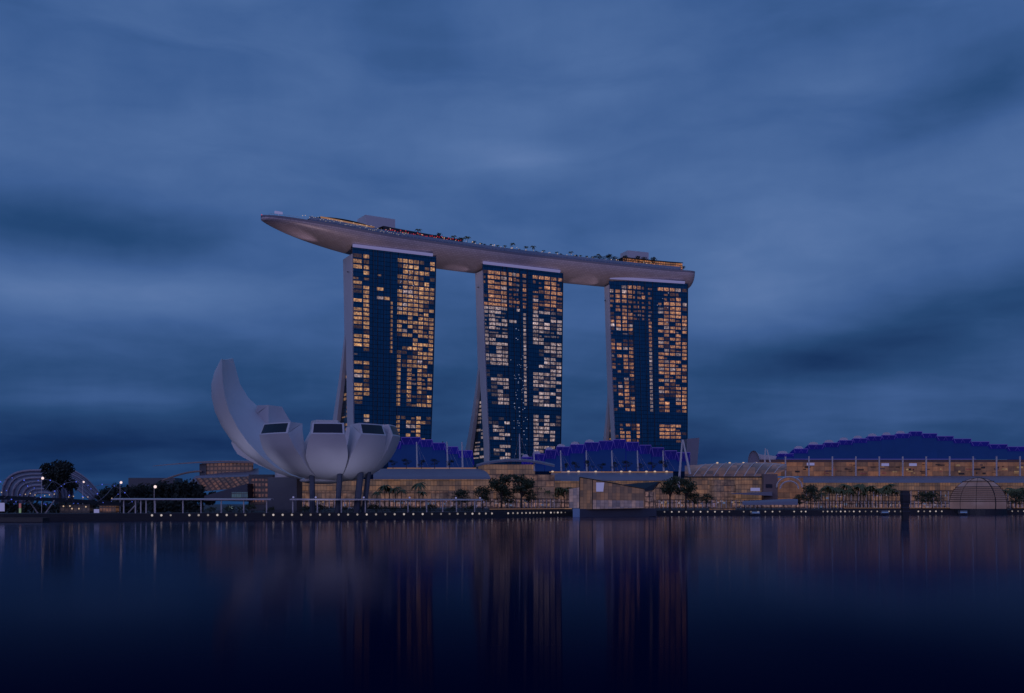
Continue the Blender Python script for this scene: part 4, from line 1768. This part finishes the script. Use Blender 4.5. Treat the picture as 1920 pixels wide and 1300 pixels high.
def palm_tree(name, h, seed, label):
    rg = random.Random(seed)
    root = thing(name, label, 'palm tree', (0, 0, 0))
    b = MB()
    b.tube([(0, 0, 0), (.1, .05, h * .5), (.22, .1, h)], h * .022, 7, r1=h * .014)
    b.build('trunk', 'bark', root)
    b = MB()
    for k in range(15):
        a = 2 * math.pi * k / 15 + rg.uniform(-.2, .2)
        ln = h * rg.uniform(.34, .46)
        up = rg.uniform(.1, .9)
        prev = None
        dirv = Vector((math.cos(a), math.sin(a), 0))
        side = Vector((-math.sin(a), math.cos(a), 0))
        for j in range(7):
            u = j / 6
            p = Vector((.22, .1, h)) + dirv * ln * u + Vector((0, 0, ln * (up * u - 1.15 * u * u)))
            wv = h * .045 * math.sin(math.pi * min(1, u + .12)) + .02
            cur = (p, p + side * wv - Vector((0, 0, wv * .8)), p - side * wv - Vector((0, 0, wv * .8)))
            if prev:
                b.face([prev[0], cur[0], cur[1], prev[1]])
                b.face([prev[0], cur[0], cur[2], prev[2]])
            prev = cur
    b.build('crown', 'leaf_palm', root)
    return root


used = {}


def put(proto, px, dep, z=QZ, sc=1.0, label=None, group=None):
    """first call moves the prototype itself, later ones copy it with its parts"""
    if proto.name in used:
        o = copy_tree(proto)
    else:
        o = proto
        used[proto.name] = 1
    p = P(px, 945, dep)
    o.location = (p.x, p.y, z)
    o.rotation_euler = (0, 0, rng.uniform(0, 6.28))
    o.scale = (sc, sc, sc)
    if label:
        o['label'] = label
    if group:
        o['group'] = group
    return o


rain_a = broad_tree('rain_tree', 13, 6.4, 21, 'leaf', 'x', clumps=14, size=.45)
rain_b = broad_tree('rain_tree', 13, 5.0, 22, 'leaf', 'x', clumps=13, size=.42)
tall_t = broad_tree('tall_tree', 19, 5.8, 23, 'leaf', 'x', clumps=17, n=60, crown_z=.66, size=.42)
dark_t = broad_tree('dark_tree', 12, 6.5, 24, 'leaf_dark', 'x', clumps=13, n=90, crown_z=.55, size=.7)
big_dark = broad_tree('banyan_tree', 24, 8.2, 25, 'leaf_dark', 'x', clumps=22, n=150, crown_z=.66, size=.42)
shrub = broad_tree('terrace_tree', 6, 2.6, 26, 'leaf_dark', 'x', clumps=7, n=40, crown_z=.55, size=.5)
palm_a = palm_tree('palm_tree', 11, 31, 'x')
palm_b = palm_tree('palm_tree', 9, 32, 'x')
roofpalm = palm_tree('palm_tree', 6.5, 33, 'x')

put(big_dark, 112, 470, sc=.96, label='tall dark bushy tree in front of the white ribbed conservatory')
for px, dep, sc, pr, lb in (
        (196, 436, .72, dark_t, 'small dark tree over the right end of the footbridge'), (214, 446, .9, dark_t, 'dark tree just left of the bright headed street lamp'),
        (240, 430, .98, dark_t, 'dark tree just right of the bright headed street lamp'), (264, 445, 1.02, dark_t, 'dark tree halfway between the two street lamps'),
        (286, 440, 1.06, dark_t, 'dark tree right behind the round globe street lamp'), (310, 452, 1.12, dark_t, 'dark tree under the tip of the flying theatre roof'),
        (334, 440, 1.16, dark_t, 'dark tree below the curved lower theatre beam'), (358, 446, 1.12, dark_t, 'large dark round tree before the sloping theatre front'),
        (380, 440, .88, dark_t, 'lower dark tree at the left end of the teal block'),
        (866, 520, .82, rain_a, 'round broad tree standing alone before the left mall wing'), (905, 525, .98, rain_b, 'broad tree just left of the glazed entrance hall'),
        (940, 528, 1.02, tall_t, 'tall spreading tree in front of the glazed entrance hall'), (952, 532, .8, rain_a, 'lower tree beneath the tall one at the entrance hall'),
        (978, 536, 1.04, tall_t, 'tall tree at the right corner of the entrance hall'), (992, 540, .85, rain_b, 'slim tree beside the entrance hall mast'),
        (1256, 548, 1.0, tall_t, 'tall dark tree behind the crystal pavilion'), (1286, 552, .95, tall_t, 'tall tree at the foot of the crossed masts'),
        (1302, 556, .72, rain_a, 'broad tree right of the crossed masts'), (1324, 560, .70, rain_b, 'flat crowned tree before the vaulted hall'),
        (1520, 566, 1.05, rain_a, 'large round tree beside the arched entrance'), (1498, 566, .66, rain_b, 'low tree under the arched entrance'),
        (1728, 575, .80, rain_b, 'bushy tree right of the mooring tower'), (1748, 578, .80, rain_a, 'broad tree between the mooring tower and the dome'),
        (1905, 580, .78, rain_a, 'broad tree right of the dome pavilion'), (1925, 585, .9, rain_b, 'tree at the right margin behind the quay')):
    put(pr, px, dep, sc=sc, label=lb, group='trees along the promenade')
for i, px in enumerate((706, 722, 731, 742, 752, 786, 793)):
    put(palm_a if i % 2 else palm_b, px, 505 + 3 * (i % 3), sc=1.0 + .1 * (i % 3), label='palm tree in the loose row below the grey canopy beside the museum', group='palms beside the museum')
for i in range(12):
    put(palm_a if i % 3 else palm_b, 1006 + i * 5.2, 560 + 2 * (i % 2), sc=.95 + .06 * (i % 3), label='palm tree in the close row left of the crystal pavilion', group='palms left of the crystal pavilion')
for i in range(22):
    put(palm_a if i % 3 else palm_b, 1540 + i * 6.7 + rng.uniform(-1.5, 1.5), 600 + 3 * (i % 2), sc=1.05 + .08 * (i % 4), label='palm tree in the long row before the right mall wing', group='palms before the right mall wing')
for i in range(5):
    put(palm_a, 1888 + i * 8, 600, sc=1.0 + .1 * (i % 2), label='palm tree between the dome pavilion and the right margin', group='palms beside the dome')
for i, px in enumerate((737, 762, 790, 815, 843)):
    put(shrub, px, 552, z=24.6, sc=.9 + .12 * (i % 2), label='small dark tree on the roof terrace of the left mall wing', group='trees on the left mall terrace')
for i, px in enumerate((1060, 1080, 1103, 1128, 1152, 1175, 1200, 1224, 1245)):
    put(shrub, px, 608, z=24.8, sc=.95 + .15 * (i % 3), label='small dark tree on the roof terrace of the middle mall wing', group='trees on the middle mall terrace')
# roof-park palms
for i, (s, off, sc) in enumerate(((118, .2, .9), (148, -.2, .8), (156, 0, .75), (160, .1, .9), (172, -.4, .55), (180, -.5, .5), (186, -.5, .5), (193, -.5, .55), (200, -.5, .8), (212, -.5, .7), (219, -.5, .8),
                                  (228, -.5, .55), (240, -.5, .55), (253, -.5, .7), (262, -.5, .5), (268, -.5, .5), (273, -.5, .5), (279, -.5, .75))):
    q = on_deck(s * TOT / 372.0, min(off, -.4) - .35)
    o = put(roofpalm, 0, 100, label='small palm tree on the roof terrace deck', group='palms on the roof terrace')
    o.location = q + Vector((0, 0, .1))
    o.scale = (sc * 1.45,) * 3
for i, (s, sc) in enumerate(((110, .6), (136, .8), (152, .7), (166, .6), (176, .5), (206, .45), (224, .5), (246, .5), (258, .55), (276, .6), (281, .7), (286, .75), (291, .85), (296, .8), (304, .95), (310, .8), (318, .95), (323, .9), (331, 1.05), (362, .5))):
    q = on_deck(s * TOT / 372.0, -.75)
    o = put(shrub, 0, 100, label='dark shrub-like tree on the roof terrace deck', group='bushy trees on the roof terrace')
    o.location = q
    o.scale = (sc * 1.9,) * 3
# hedge of the promenade, lit yellow-green in places
hedge_spots = [(395, 372 + 22), (430, 398), (462, 398), (505, 400), (575, 404), (600, 404), (640, 406), (668, 408), (705, 412), (740, 416), (770, 420), (805, 425), (845, 432), (880, 436)]
hp = broad_tree('shrub', 2.6, 2.6, 41, 'leaf', 'x', 'shrub', clumps=9, n=30, crown_z=.5, size=1.1)
for i, (px, dep) in enumerate(hedge_spots):
    put(hp, px, dep + 8, z=QZ, sc=1.0 + .25 * (i % 3), label='low rounded shrub under the promenade canopy', group='shrubs under the promenade canopies')


# ---------------------------------------------------------------- promenade canopies, lamps, railing
def canopy(label, px0, px1, posts, y, off=8.0):
    mid = (px0 + px1) / 2
    root = thing('promenade_canopy', label, 'canopy', P(mid, 960, shore(mid) + off), 'promenade canopies')
    b = MB()
    n = 8
    pts = [(px0 + (px1 - px0) * i / n) for i in range(n + 1)]
    z = 7.4
    f = [Vector((P(x, 945, shore(x) + off).x, shore(x) + off, z)) for x in pts]
    up = Vector((0, 0, .45))
    bk = Vector((0, 4.5, .2))
    b.grid([f, [p + up for p in f], [p + up + bk for p in f], [p + bk for p in f], f])
    b.build('roof', 'steel_white', root)
    for x in posts:
        d_ = shore(x) + off + 1.4
        q = P(x, 945, d_)
        b = MB()
        b.tube([(q.x, d_, QZ), (q.x, d_, z)], .26, 6)
        b.build('post', 'steel_white', root)
    return root


canopy('long thin white canopy on slender posts, in front of the dark trees', 208, 508, (232, 254, 264, 274, 291, 343, 377, 415, 457, 500), 938)
canopy('thin white canopy on slender posts, below the lotus museum', 543, 905, (549, 595, 640, 685, 765, 800, 830, 856, 890), 938)

lampgrp = 'round lamps along the quay wall'
proto_l = None
xs_l = []
x = 285.0
while x < 1070:
    xs_l.append(x)
    x += (17.5 if x < 800 else max(6.5, 17.5 - (x - 800) * .055))
x = 1246.0
while x < 1925:
    xs_l.append(x)
    x += (13.5 if x < 1500 else 8.2 if x < 1600 else 11)
for x in xs_l:
    if 1775 < x < 1895 or rng.random() < .07:
        continue
    dd = shore(x) + 2.2
    q = P(x, 945, dd)
    loc = Vector((q.x, dd, LZ))
    if proto_l is None:
        proto_l = thing('quay_lamp', 'small round white lamp glowing on the dark quay wall above the water', 'lamp', loc, lampgrp)
        b = MB()
        b.ball(loc, .40, 10, 6)
        b.build('lamp_globe', 'lamp_white', proto_l)
        b = MB()
        b.box(loc + Vector((0, .38, 0)), (.5, .2, .6))
        b.build('bracket', 'dark_metal', proto_l)
        continue
    o = copy_tree(proto_l)
    o.location = loc
rail = []
for (x0, x1) in ((330, 1065), (1240, 1780), (1885, 2300)):
    b = MB()
    pts = []
    x = x0
    while x <= x1:
        dd = shore(x) + 3.0
        pts.append(Vector((P(x, 945, dd).x, dd, QZ + 1.05)))
        x += 9
    b.tube(pts, .06, 4)
    b.tube([p - Vector((0, 0, .5)) for p in pts], .04, 4)
    for p in pts:
        b.tube([p - Vector((0, 0, 1.05)), p], .05, 4)
    nm = {330: 'thin metal railing on the quay from the bridge to the crystal pavilion', 1240: 'thin metal railing on the quay between the crystal pavilion and the dome', 1885: 'thin metal railing on the quay right of the dome'}[x0]
    tag(b.build('quay_railing', 'dark_metal'), nm, 'railing', 'railings along the quay')
# warm light line under the upper terrace edge
for (x0, x1, lb) in ((918, 1072, 'low terrace wall with a warm light line, left of the crystal pavilion'), (1582, 1690, 'low terrace wall with a warm light line, left of the mooring tower'),
                     (1704, 1782, 'low terrace wall with a warm light line, between the mooring tower and the dome'), (1900, 2100, 'low terrace wall with a warm light line, right of the dome')):
    d0, d1 = shore(x0) + 14, shore(x1) + 14
    r_ = thing('terrace_wall', lb, 'wall', Vector((P((x0 + x1) / 2, 945, (d0 + d1) / 2).x, (d0 + d1) / 2, QZ)), 'terrace walls with light lines')
    a_, c_ = P(x0, 945, d0), P(x1, 945, d1)
    b = MB()
    for p0, p1 in (((a_.x, d0), (c_.x, d1)),):
        A, B = Vector((p0[0], p0[1], QZ)), Vector((p1[0], p1[1], QZ))
        o_ = Vector((0, 1.2, 0))
        u_ = Vector((0, 0, 1.1))
        b.hexa([A, B, B + o_, A + o_, A + u_, B + u_, B + o_ + u_, A + o_ + u_])
    b.build('wall', 'quay_stone', r_)
    b = MB()
    b.tube([Vector((a_.x, d0 - .15, QZ + 1.05)), Vector((c_.x, d1 - .15, QZ + 1.05))], .14, 5)
    b.build('light_line', 'orange_strip', r_)

# people strolling are too small to show; planter kiosks and pier roof
b = MB()
pier = thing('pier_shelter', 'blue grey rounded boat pier roof in front of the vaulted hall', 'shelter', P(1450, 955, shore(1450) + 6))
rows = []
for i in range(9):
    u = i / 8
    th = math.pi * u
    rows.append([P(x, 947 - (7.5 + .05 * (x - 1400)) * math.sin(th) ** .7 * (1.0 if x < 1490 else .9), shore(x) + 6 + 5 * (1 - math.cos(th))) for x in (1392, 1415, 1440, 1456, 1480, 1496)])
b.grid(rows)
b.build('roof', 'grey_roof', pier, smooth=True)
for x in (1396, 1420, 1446, 1470, 1494):
    b = MB()
    q = P(x, 945, shore(x) + 8)
    b.tube([(q.x, q.y, QZ), (q.x, q.y, 6.2)], .2, 5)
    b.build('post', 'dark_metal', pier)


# ---------------------------------------------------------------- boats
def boat(label, px, dep, ln, m, rz=0.0):
    q = P(px, 945, dep)
    r_ = thing('tour_boat', label, 'boat', (q.x, dep, 0), 'boats by the quay')
    b = MB()
    st = []
    for i in range(9):
        u = i / 8
        w_ = 1.5 * math.sin(math.pi * min(1, .18 + u * .86)) ** .6
        x_ = q.x + (u - .5) * ln
        st.append([Vector((x_, dep - w_, .95 + .3 * u * u)), Vector((x_, dep - w_ * .7, .1)), Vector((x_, dep, -.2)), Vector((x_, dep + w_ * .7, .1)), Vector((x_, dep + w_, .95 + .3 * u * u))])
    b.grid(st)
    b.grid([[s_[0] for s_ in st], [s_[4] for s_ in st]])
    b.build('hull', 'dark_clad', r_)
    b = MB()
    b.box((q.x, dep, 2.35), (ln * .72, 2.6, .16))
    b.build('roof', m, r_)
    b = MB()
    for k in range(6):
        for sy in (-1.2, 1.2):
            b.tube([(q.x + (k / 5 - .5) * ln * .68, dep + sy, .9), (q.x + (k / 5 - .5) * ln * .68, dep + sy, 2.3)], .05, 4)
    b.build('roof_post', 'steel_white', r_)
    b = MB()
    b.box((q.x, dep - 1.32, 1.6), (ln * .68, .06, .5))
    b.box((q.x, dep - 1.40, 2.22), (ln * .72, .08, .10))
    b.build('light_strip', glow('boat_light', (.05, .09, .24), 1.0), r_)
    return r_


boat('small covered tour boat with blue lights before the vaulted hall', 1416, 515, 5.6, 'dark_clad')
boat('small pale tour boat moored left of the mooring tower', 1658, 540, 5.0, 'grey_roof')
boat('small blue tour boat before the black base of the dome', 1805, 540, 5.2, 'grey_roof')

# ---------------------------------------------------------------- theatre building, far left of the museum
dt = 480
th_ = thing('theatre', 'theatre building with sloping gridded front and thin flying roof left of the museum', 'theatre', P(430, 950, dt))
b = MB()
top = []
for i in range(13):
    u = i / 12
    x = 286 + 190 * u
    y = 874 - 9.5 * math.sin(math.pi / 2 * min(1, u * 1.3)) + 4 * max(0, u - .75)
    top.append([P(x, y, dt + 2), P(x + 6, y - 1.2, dt + 24)])
b.grid(top)
b.grid([[p - Vector((0, 0, .15 + .8 * (i / 12))) for p in r_] for i, r_ in enumerate(top)])
b.grid([[r_[0] for r_ in top], [r_[0] - Vector((0, 0, .15 + .8 * (i / 12))) for i, r_ in enumerate(top)]])
b.build('flying_roof', mat('bronze_roof', (.28, .20, .20), .5), th_)
wall_part('upper_glazing', 'lit_theatre', th_, 378, 472, 869, 892, dt + 6, y0b=867)
wall_part('dark_end', 'dark_clad', th_, 374, 387, 870, 892, dt + 5.5, th=4)
b = MB()
pts = [P(300 + 78 * u, 903 - 19 * math.sin(u * math.pi / 2), dt + 4) for u in [i / 10 for i in range(11)]]
b.tube(pts, .45, 5)
b.build('lower_roof_edge', mat('tan_beam', (.33, .25, .21), .6), th_)
b = MB()
b.hexa([P(352, 908, dt - 6), P(485, 925, dt - 8), P(485, 910, dt + 10), P(362, 900, dt + 10), P(366, 893, dt - 2), P(485, 890, dt - 4), P(485, 878, dt + 14), P(420, 886, dt + 14)])
b.build('sloping_roof', 'grey_roof', th_)
b = MB()
q4 = [P(366, 897, dt - 8), P(384, 921, dt - 12), P(486, 912, dt - 12), P(486, 893, dt - 7)]
b.prism(q4, (0, 3, 0))
b.build('sloping_glazing', 'lit_theatre', th_)
blk = thing('visitor_block', 'low teal block with a slanting roof and lit blue windows left of the museum base', 'building', P(435, 955, 432))
b = MB()
b.prism([P(383, 939, 428), P(383, 930, 428), P(464, 907, 430), P(464, 941, 430)], (2, 12, 0))
b.build('wall', 'dark_clad', blk)
wall_part('window', 'lit_teal', blk, 434, 464, 923, 934, 427.6, th=.4)
ob = thing('office_block', 'narrow dark block with a few lit rooms just left of the museum base', 'building', P(490, 955, 440))
wall_part('wall', 'dark_clad', ob, 466, 512, 890, 958, 436, th=10)
wall_part('window', lit_wall('lit_few', (.10, .05, .05), 1.0, 1.4, 2.2, mortar=.35, dark=.05, vary=1.0, nscale=.5), ob, 470, 508, 898, 946, 435.6, th=.3)
# grey box and mast on the horizon behind the trees
b = MB()
b.box(P(292, 921, 900), (40, 20, 22.4))
tag(b.build('distant_block', 'dark_clad'), 'flat grey block on the horizon behind the dark trees', 'building')

# ---------------------------------------------------------------- garden conservatory with white ribs (far left)
dg = 760
cons = thing('conservatory', 'white ribbed glass conservatory dome rising behind the bridge', 'conservatory', P(90, 945, dg))


def shell(px0, px1, ytop, peak, dep, ribs, m, lean=0.0):
    rows = []
    for i in range(17):
        u = i / 16
        x = px0 + (px1 - px0) * u
        h = (1 - abs((u - peak) / (peak if u < peak else 1 - peak)) ** 2.2) ** .6 if 0 < u < 1 else 0
        row = []
        for j in range(9):
            v = j / 8
            row.append(P(x + lean * math.sin(math.pi * v), 943 - (943 - ytop) * h * math.sin(math.pi * (.5 * v + .02)) ** .8, dep - 26 + 46 * v))
        rows.append(row)
    b = MB()
    b.grid(rows)
    o = b.build('glass_shell', m, cons, smooth=True)
    for k in range(ribs):
        i = 1 + int(k * 14 / max(1, ribs - 1))
        b = MB()
        b.tube([p + Vector((0, -.6, .3)) for p in rows[i]], .5, 5)
        b.build('rib', 'steel_white', cons)
    return o


gsh = mat('conservatory_glass', (.10, .10, .15), .3, vary=.3, scale=.06)
grib = mat('conservatory_rib', (.28, .27, .32), .5)


def arch(cx, wl, wr, ytop, dep, k):
    pts = []
    for i in range(21):
        a_ = math.pi * i / 20
        w_ = wl if a_ < math.pi / 2 else wr
        c_ = math.cos(a_)
        pts.append(P(cx - w_ * (abs(c_) ** .62) * (1 if c_ > 0 else -1), 943 - (943 - ytop) * math.sin(a_) ** .62, dep))
    return pts


ars = [arch(80, 76 - 9.5 * k, 56 - 6 * k, 882 + 7.0 * k, dg + 6 - 7 * k, k) for k in range(7)]
for k, pts in enumerate(ars):
    b = MB()
    b.tube(pts, .95 if k % 2 == 0 else .6, 6)
    b.build('rib', grib, cons, smooth=True)
b = MB()
b.grid([[p + Vector((0, .6, -.5)) for p in pts] for pts in ars])
b.build('glass_shell', gsh, cons, smooth=True)
# second wing: ribs running down to the right
rows = []
for i in range(9):
    u = i / 8
    x0, y0 = 133 - 22 * u, 880 + 26 * u
    x1, y1 = 190 - 20 * u, 930 + 8 * u
    rows.append([P(x0 + (x1 - x0) * v, y0 + (y1 - y0) * v - 7 * math.sin(math.pi * v), dg + 30 - 34 * u) for v in [j / 10 for j in range(11)]])
for i, r_ in enumerate(rows):
    b = MB()
    b.tube(r_, .75 if i % 2 == 0 else .45, 6)
    b.build('rib', grib, cons, smooth=True)
b = MB()
b.grid([[p + Vector((0, .6, -.5)) for p in r_] for r_ in rows])
b.build('glass_shell', gsh, cons, smooth=True)
for (x0, x1, lb, sd_) in ((-40, 178, 'long dark hedge on the bank under the footbridge', 51), (196, 372, 'long dark hedge behind the first promenade canopy', 52)):
    hd = thing('hedge', lb, 'hedge', P((x0 + x1) / 2, 960, 424))
    rg = random.Random(sd_)
    b = MB()
    for i in range(46):
        x = x0 + (x1 - x0) * i / 45
        c = P(x, 945, 424 + rg.uniform(-3, 3))
        leafy(b, Vector((c.x, c.y, 4.6 + rg.uniform(-.8, .8))), 2.9, 46, .75, rg, .85)
    b.build('foliage', 'leaf_dark', hd)
    b = MB()
    for i in range(15):
        c = P(x0 + (x1 - x0) * i / 14, 945, 424)
        b.tube([(c.x, c.y, 2.3), (c.x + .3, c.y, 4.4)], .16, 5, r1=.08)
    b.build('stem', 'bark', hd)['kind'] = 'stuff'

# ---------------------------------------------------------------- double-helix footbridge
hb = thing('helix_bridge', 'footbridge wrapped in thin spiral tubes with blue lamps at far left', 'bridge', P(110, 965, 372))


def hbp(u):
    px = -60 + 300 * u
    dep = 352 + 52 * u
    q = P(px, 945, dep)
    return Vector((q.x, q.y, 8.6 - 2.6 * u * u))


b = MB()
N = 24
for sgn in (-1,):
    rows = [[hbp(i / N) + Vector((.6 * 2.8, -2.8, -1.0)), hbp(i / N) + Vector((.6 * 2.8, -2.8, 0.3)), hbp(i / N) + Vector((-.6 * 2.8, 2.8, .3)), hbp(i / N) + Vector((-.6 * 2.8, 2.8, -1.0))] for i in range(N + 1)]
    b.grid(rows, close=True)
b.build('deck', 'dark_metal', hb)
dirb = (hbp(1) - hbp(0)).normalized()
sideb = Vector((-dirb.y, dirb.x, 0))
lampsb = MB()
for ph, rad, pitch_ in ((0, 4.6, 1), (math.pi, 4.6, 1), (0.8, 3.9, -1), (.8 + math.pi, 3.9, -1)):
    b = MB()
    pts = []
    for i in range(161):
        u = i / 160
        a = ph + pitch_ * u * 2 * math.pi * 2.6
        p = hbp(u) + sideb * (rad * math.cos(a)) + Vector((0, 0, 2.2 + rad * math.sin(a)))
        pts.append(p)
        if pitch_ > 0 and i % 7 == 3:
            lampsb.ball(p, .16 if i % 2 else .22, 6, 4)
    b.tube(pts, .085, 5)
    b.build('helix_tube', 'grey_roof', hb)
lampsb.build('helix_lamp', 'lamp_blue', hb)['kind'] = 'stuff'
b = MB()
for i in range(26):
    u = .15 + .75 * i / 25
    if rng.random() < .6:
        b.ball(hbp(u) - sideb * 2.9 + Vector((0, 0, .8 + rng.uniform(0, .8))), .2, 6, 4)
b.build('deck_lamp', 'lamp_warm', hb)['kind'] = 'stuff'
for u in (.46, .97):
    base_ = hbp(u)
    for dx in (-4.6, 4.6):
        b = MB()
        b.tube([Vector((base_.x, base_.y, .6)), Vector((base_.x + dx, base_.y, base_.z - .8))], .22, 6)
        b.build('pier_leg', 'steel_white', hb)
    b = MB()
    b.tube([Vector((base_.x, base_.y, -.8)), Vector((base_.x, base_.y, .7))], 1.6, 10)
    b.build('pier_cap', 'concrete', hb)

# far bank under the bridge
fb = thing('lit_billboard', 'white lit panel under the left end of the footbridge', 'billboard', P(2, 960, 395))
wall_part('panel', 'sign_pale', fb, -22, 7.5, 943, 959, 395, th=.5)
wall_part('post', 'dark_metal', fb, -9, -7, 959, 966, 395, th=.5)
tot = thing('lit_totem', 'slim totem glowing red and green under the footbridge', 'totem', P(37, 962, 392))
wall_part('red_panel', glow('totem_red', (.18, .06, .07), 1.0), tot, 35.5, 38.5, 944, 953, 392, th=.5)
wall_part('green_panel', glow('totem_green', (.12, .18, .11), 1.0), tot, 35.5, 38.5, 953.2, 962, 392, th=.5)
pon = thing('pontoon', 'long low dark pontoon on the water at far left', 'pontoon', P(20, 975, 352))
wall_part('hull', 'dark_metal', pon, -120, 80, 972, 979, 338, th=5)
wall_part('edge_strip', 'bark', pon, -120, 80, 971, 972, 338, th=5)
kio = thing('waterfront_kiosk', 'small orange lit cafe on the quay below the right end of the footbridge', 'kiosk', P(195, 962, 376))
wall_part('front', lit_wall('lit_kiosk', (.10, .055, .04), 1.0, 1.1, 1.5, mortar=.25, dark=.25, vary=.8, nscale=.5), kio, 186, 217, 949, 961, 378, th=3)
wall_part('roof', 'bark', kio, 183, 220, 947, 949, 376, th=6)
wall_part('lamp', 'sign_pale', kio, 176, 185, 955, 962, 376, th=.5)
kf = thing('waterfront_shop', 'low dim shop row with a few lamps beneath the footbridge', 'kiosk', P(140, 962, 384))
wall_part('front', lit_wall('lit_shops_far', (.022, .018, .022), 1.0, 1.6, 1.8, mortar=.3, dark=.1, vary=1.0, nscale=.6), kf, 112, 168, 948, 962, 384, th=3)
wall_part('roof', 'dark_metal', kf, 108, 168.5, 946, 948, 383, th=6)
for x, y in ((119, 949.5), (131, 949), (135, 954), (148, 954), (161, 950.5)):
    b = MB()
    b.ball(P(x, y, 383.4), .28, 8, 5)
    b.build('lamp', 'lamp_warm', kf)


def street_lamp(label, px, py, dep, r_=.55):
    q = P(px, py, dep)
    o = thing('street_lamp', label, 'street lamp', (q.x, q.y, QZ), 'street lamps')
    b = MB()
    b.tube([(q.x - .4, q.y, QZ), (q.x - .4, q.y, q.z + .5), (q.x, q.y, q.z + .7)], .12, 6, r1=.07)
    b.build('pole', 'steel_white', o)
    b = MB()
    b.ball(q, r_, 10, 6)
    b.build('lamp_globe', 'street_glow', o)


street_lamp('street lamp with a soft pink glow, in front of the conservatory', 80, 897, 400, .5)
street_lamp('street lamp above the middle of the footbridge', 157, 904, 410, .35)
street_lamp('street lamp with a bright head, left of the dark trees', 227, 905, 410, .5)
street_lamp('street lamp with a round white globe, before the dark trees', 291, 913, 408, .6)
for px in (550, 592, 682, 768, 855, 900):
    q = P(px, 934, shore(px) + 9)
    o = thing('canopy_lamp', 'small round pale lamp on top of the promenade canopy', 'lamp', (q.x, q.y, 7.85), 'lamps on the canopies')
    b = MB()
    b.ball((q.x, q.y, 8.5), .38, 8, 6)
    b.build('lamp_globe', 'sign_pale', o)
    b = MB()
    b.tube([(q.x, q.y, 7.85), (q.x, q.y, 8.3)], .1, 5)
    b.build('stem', 'dark_metal', o)
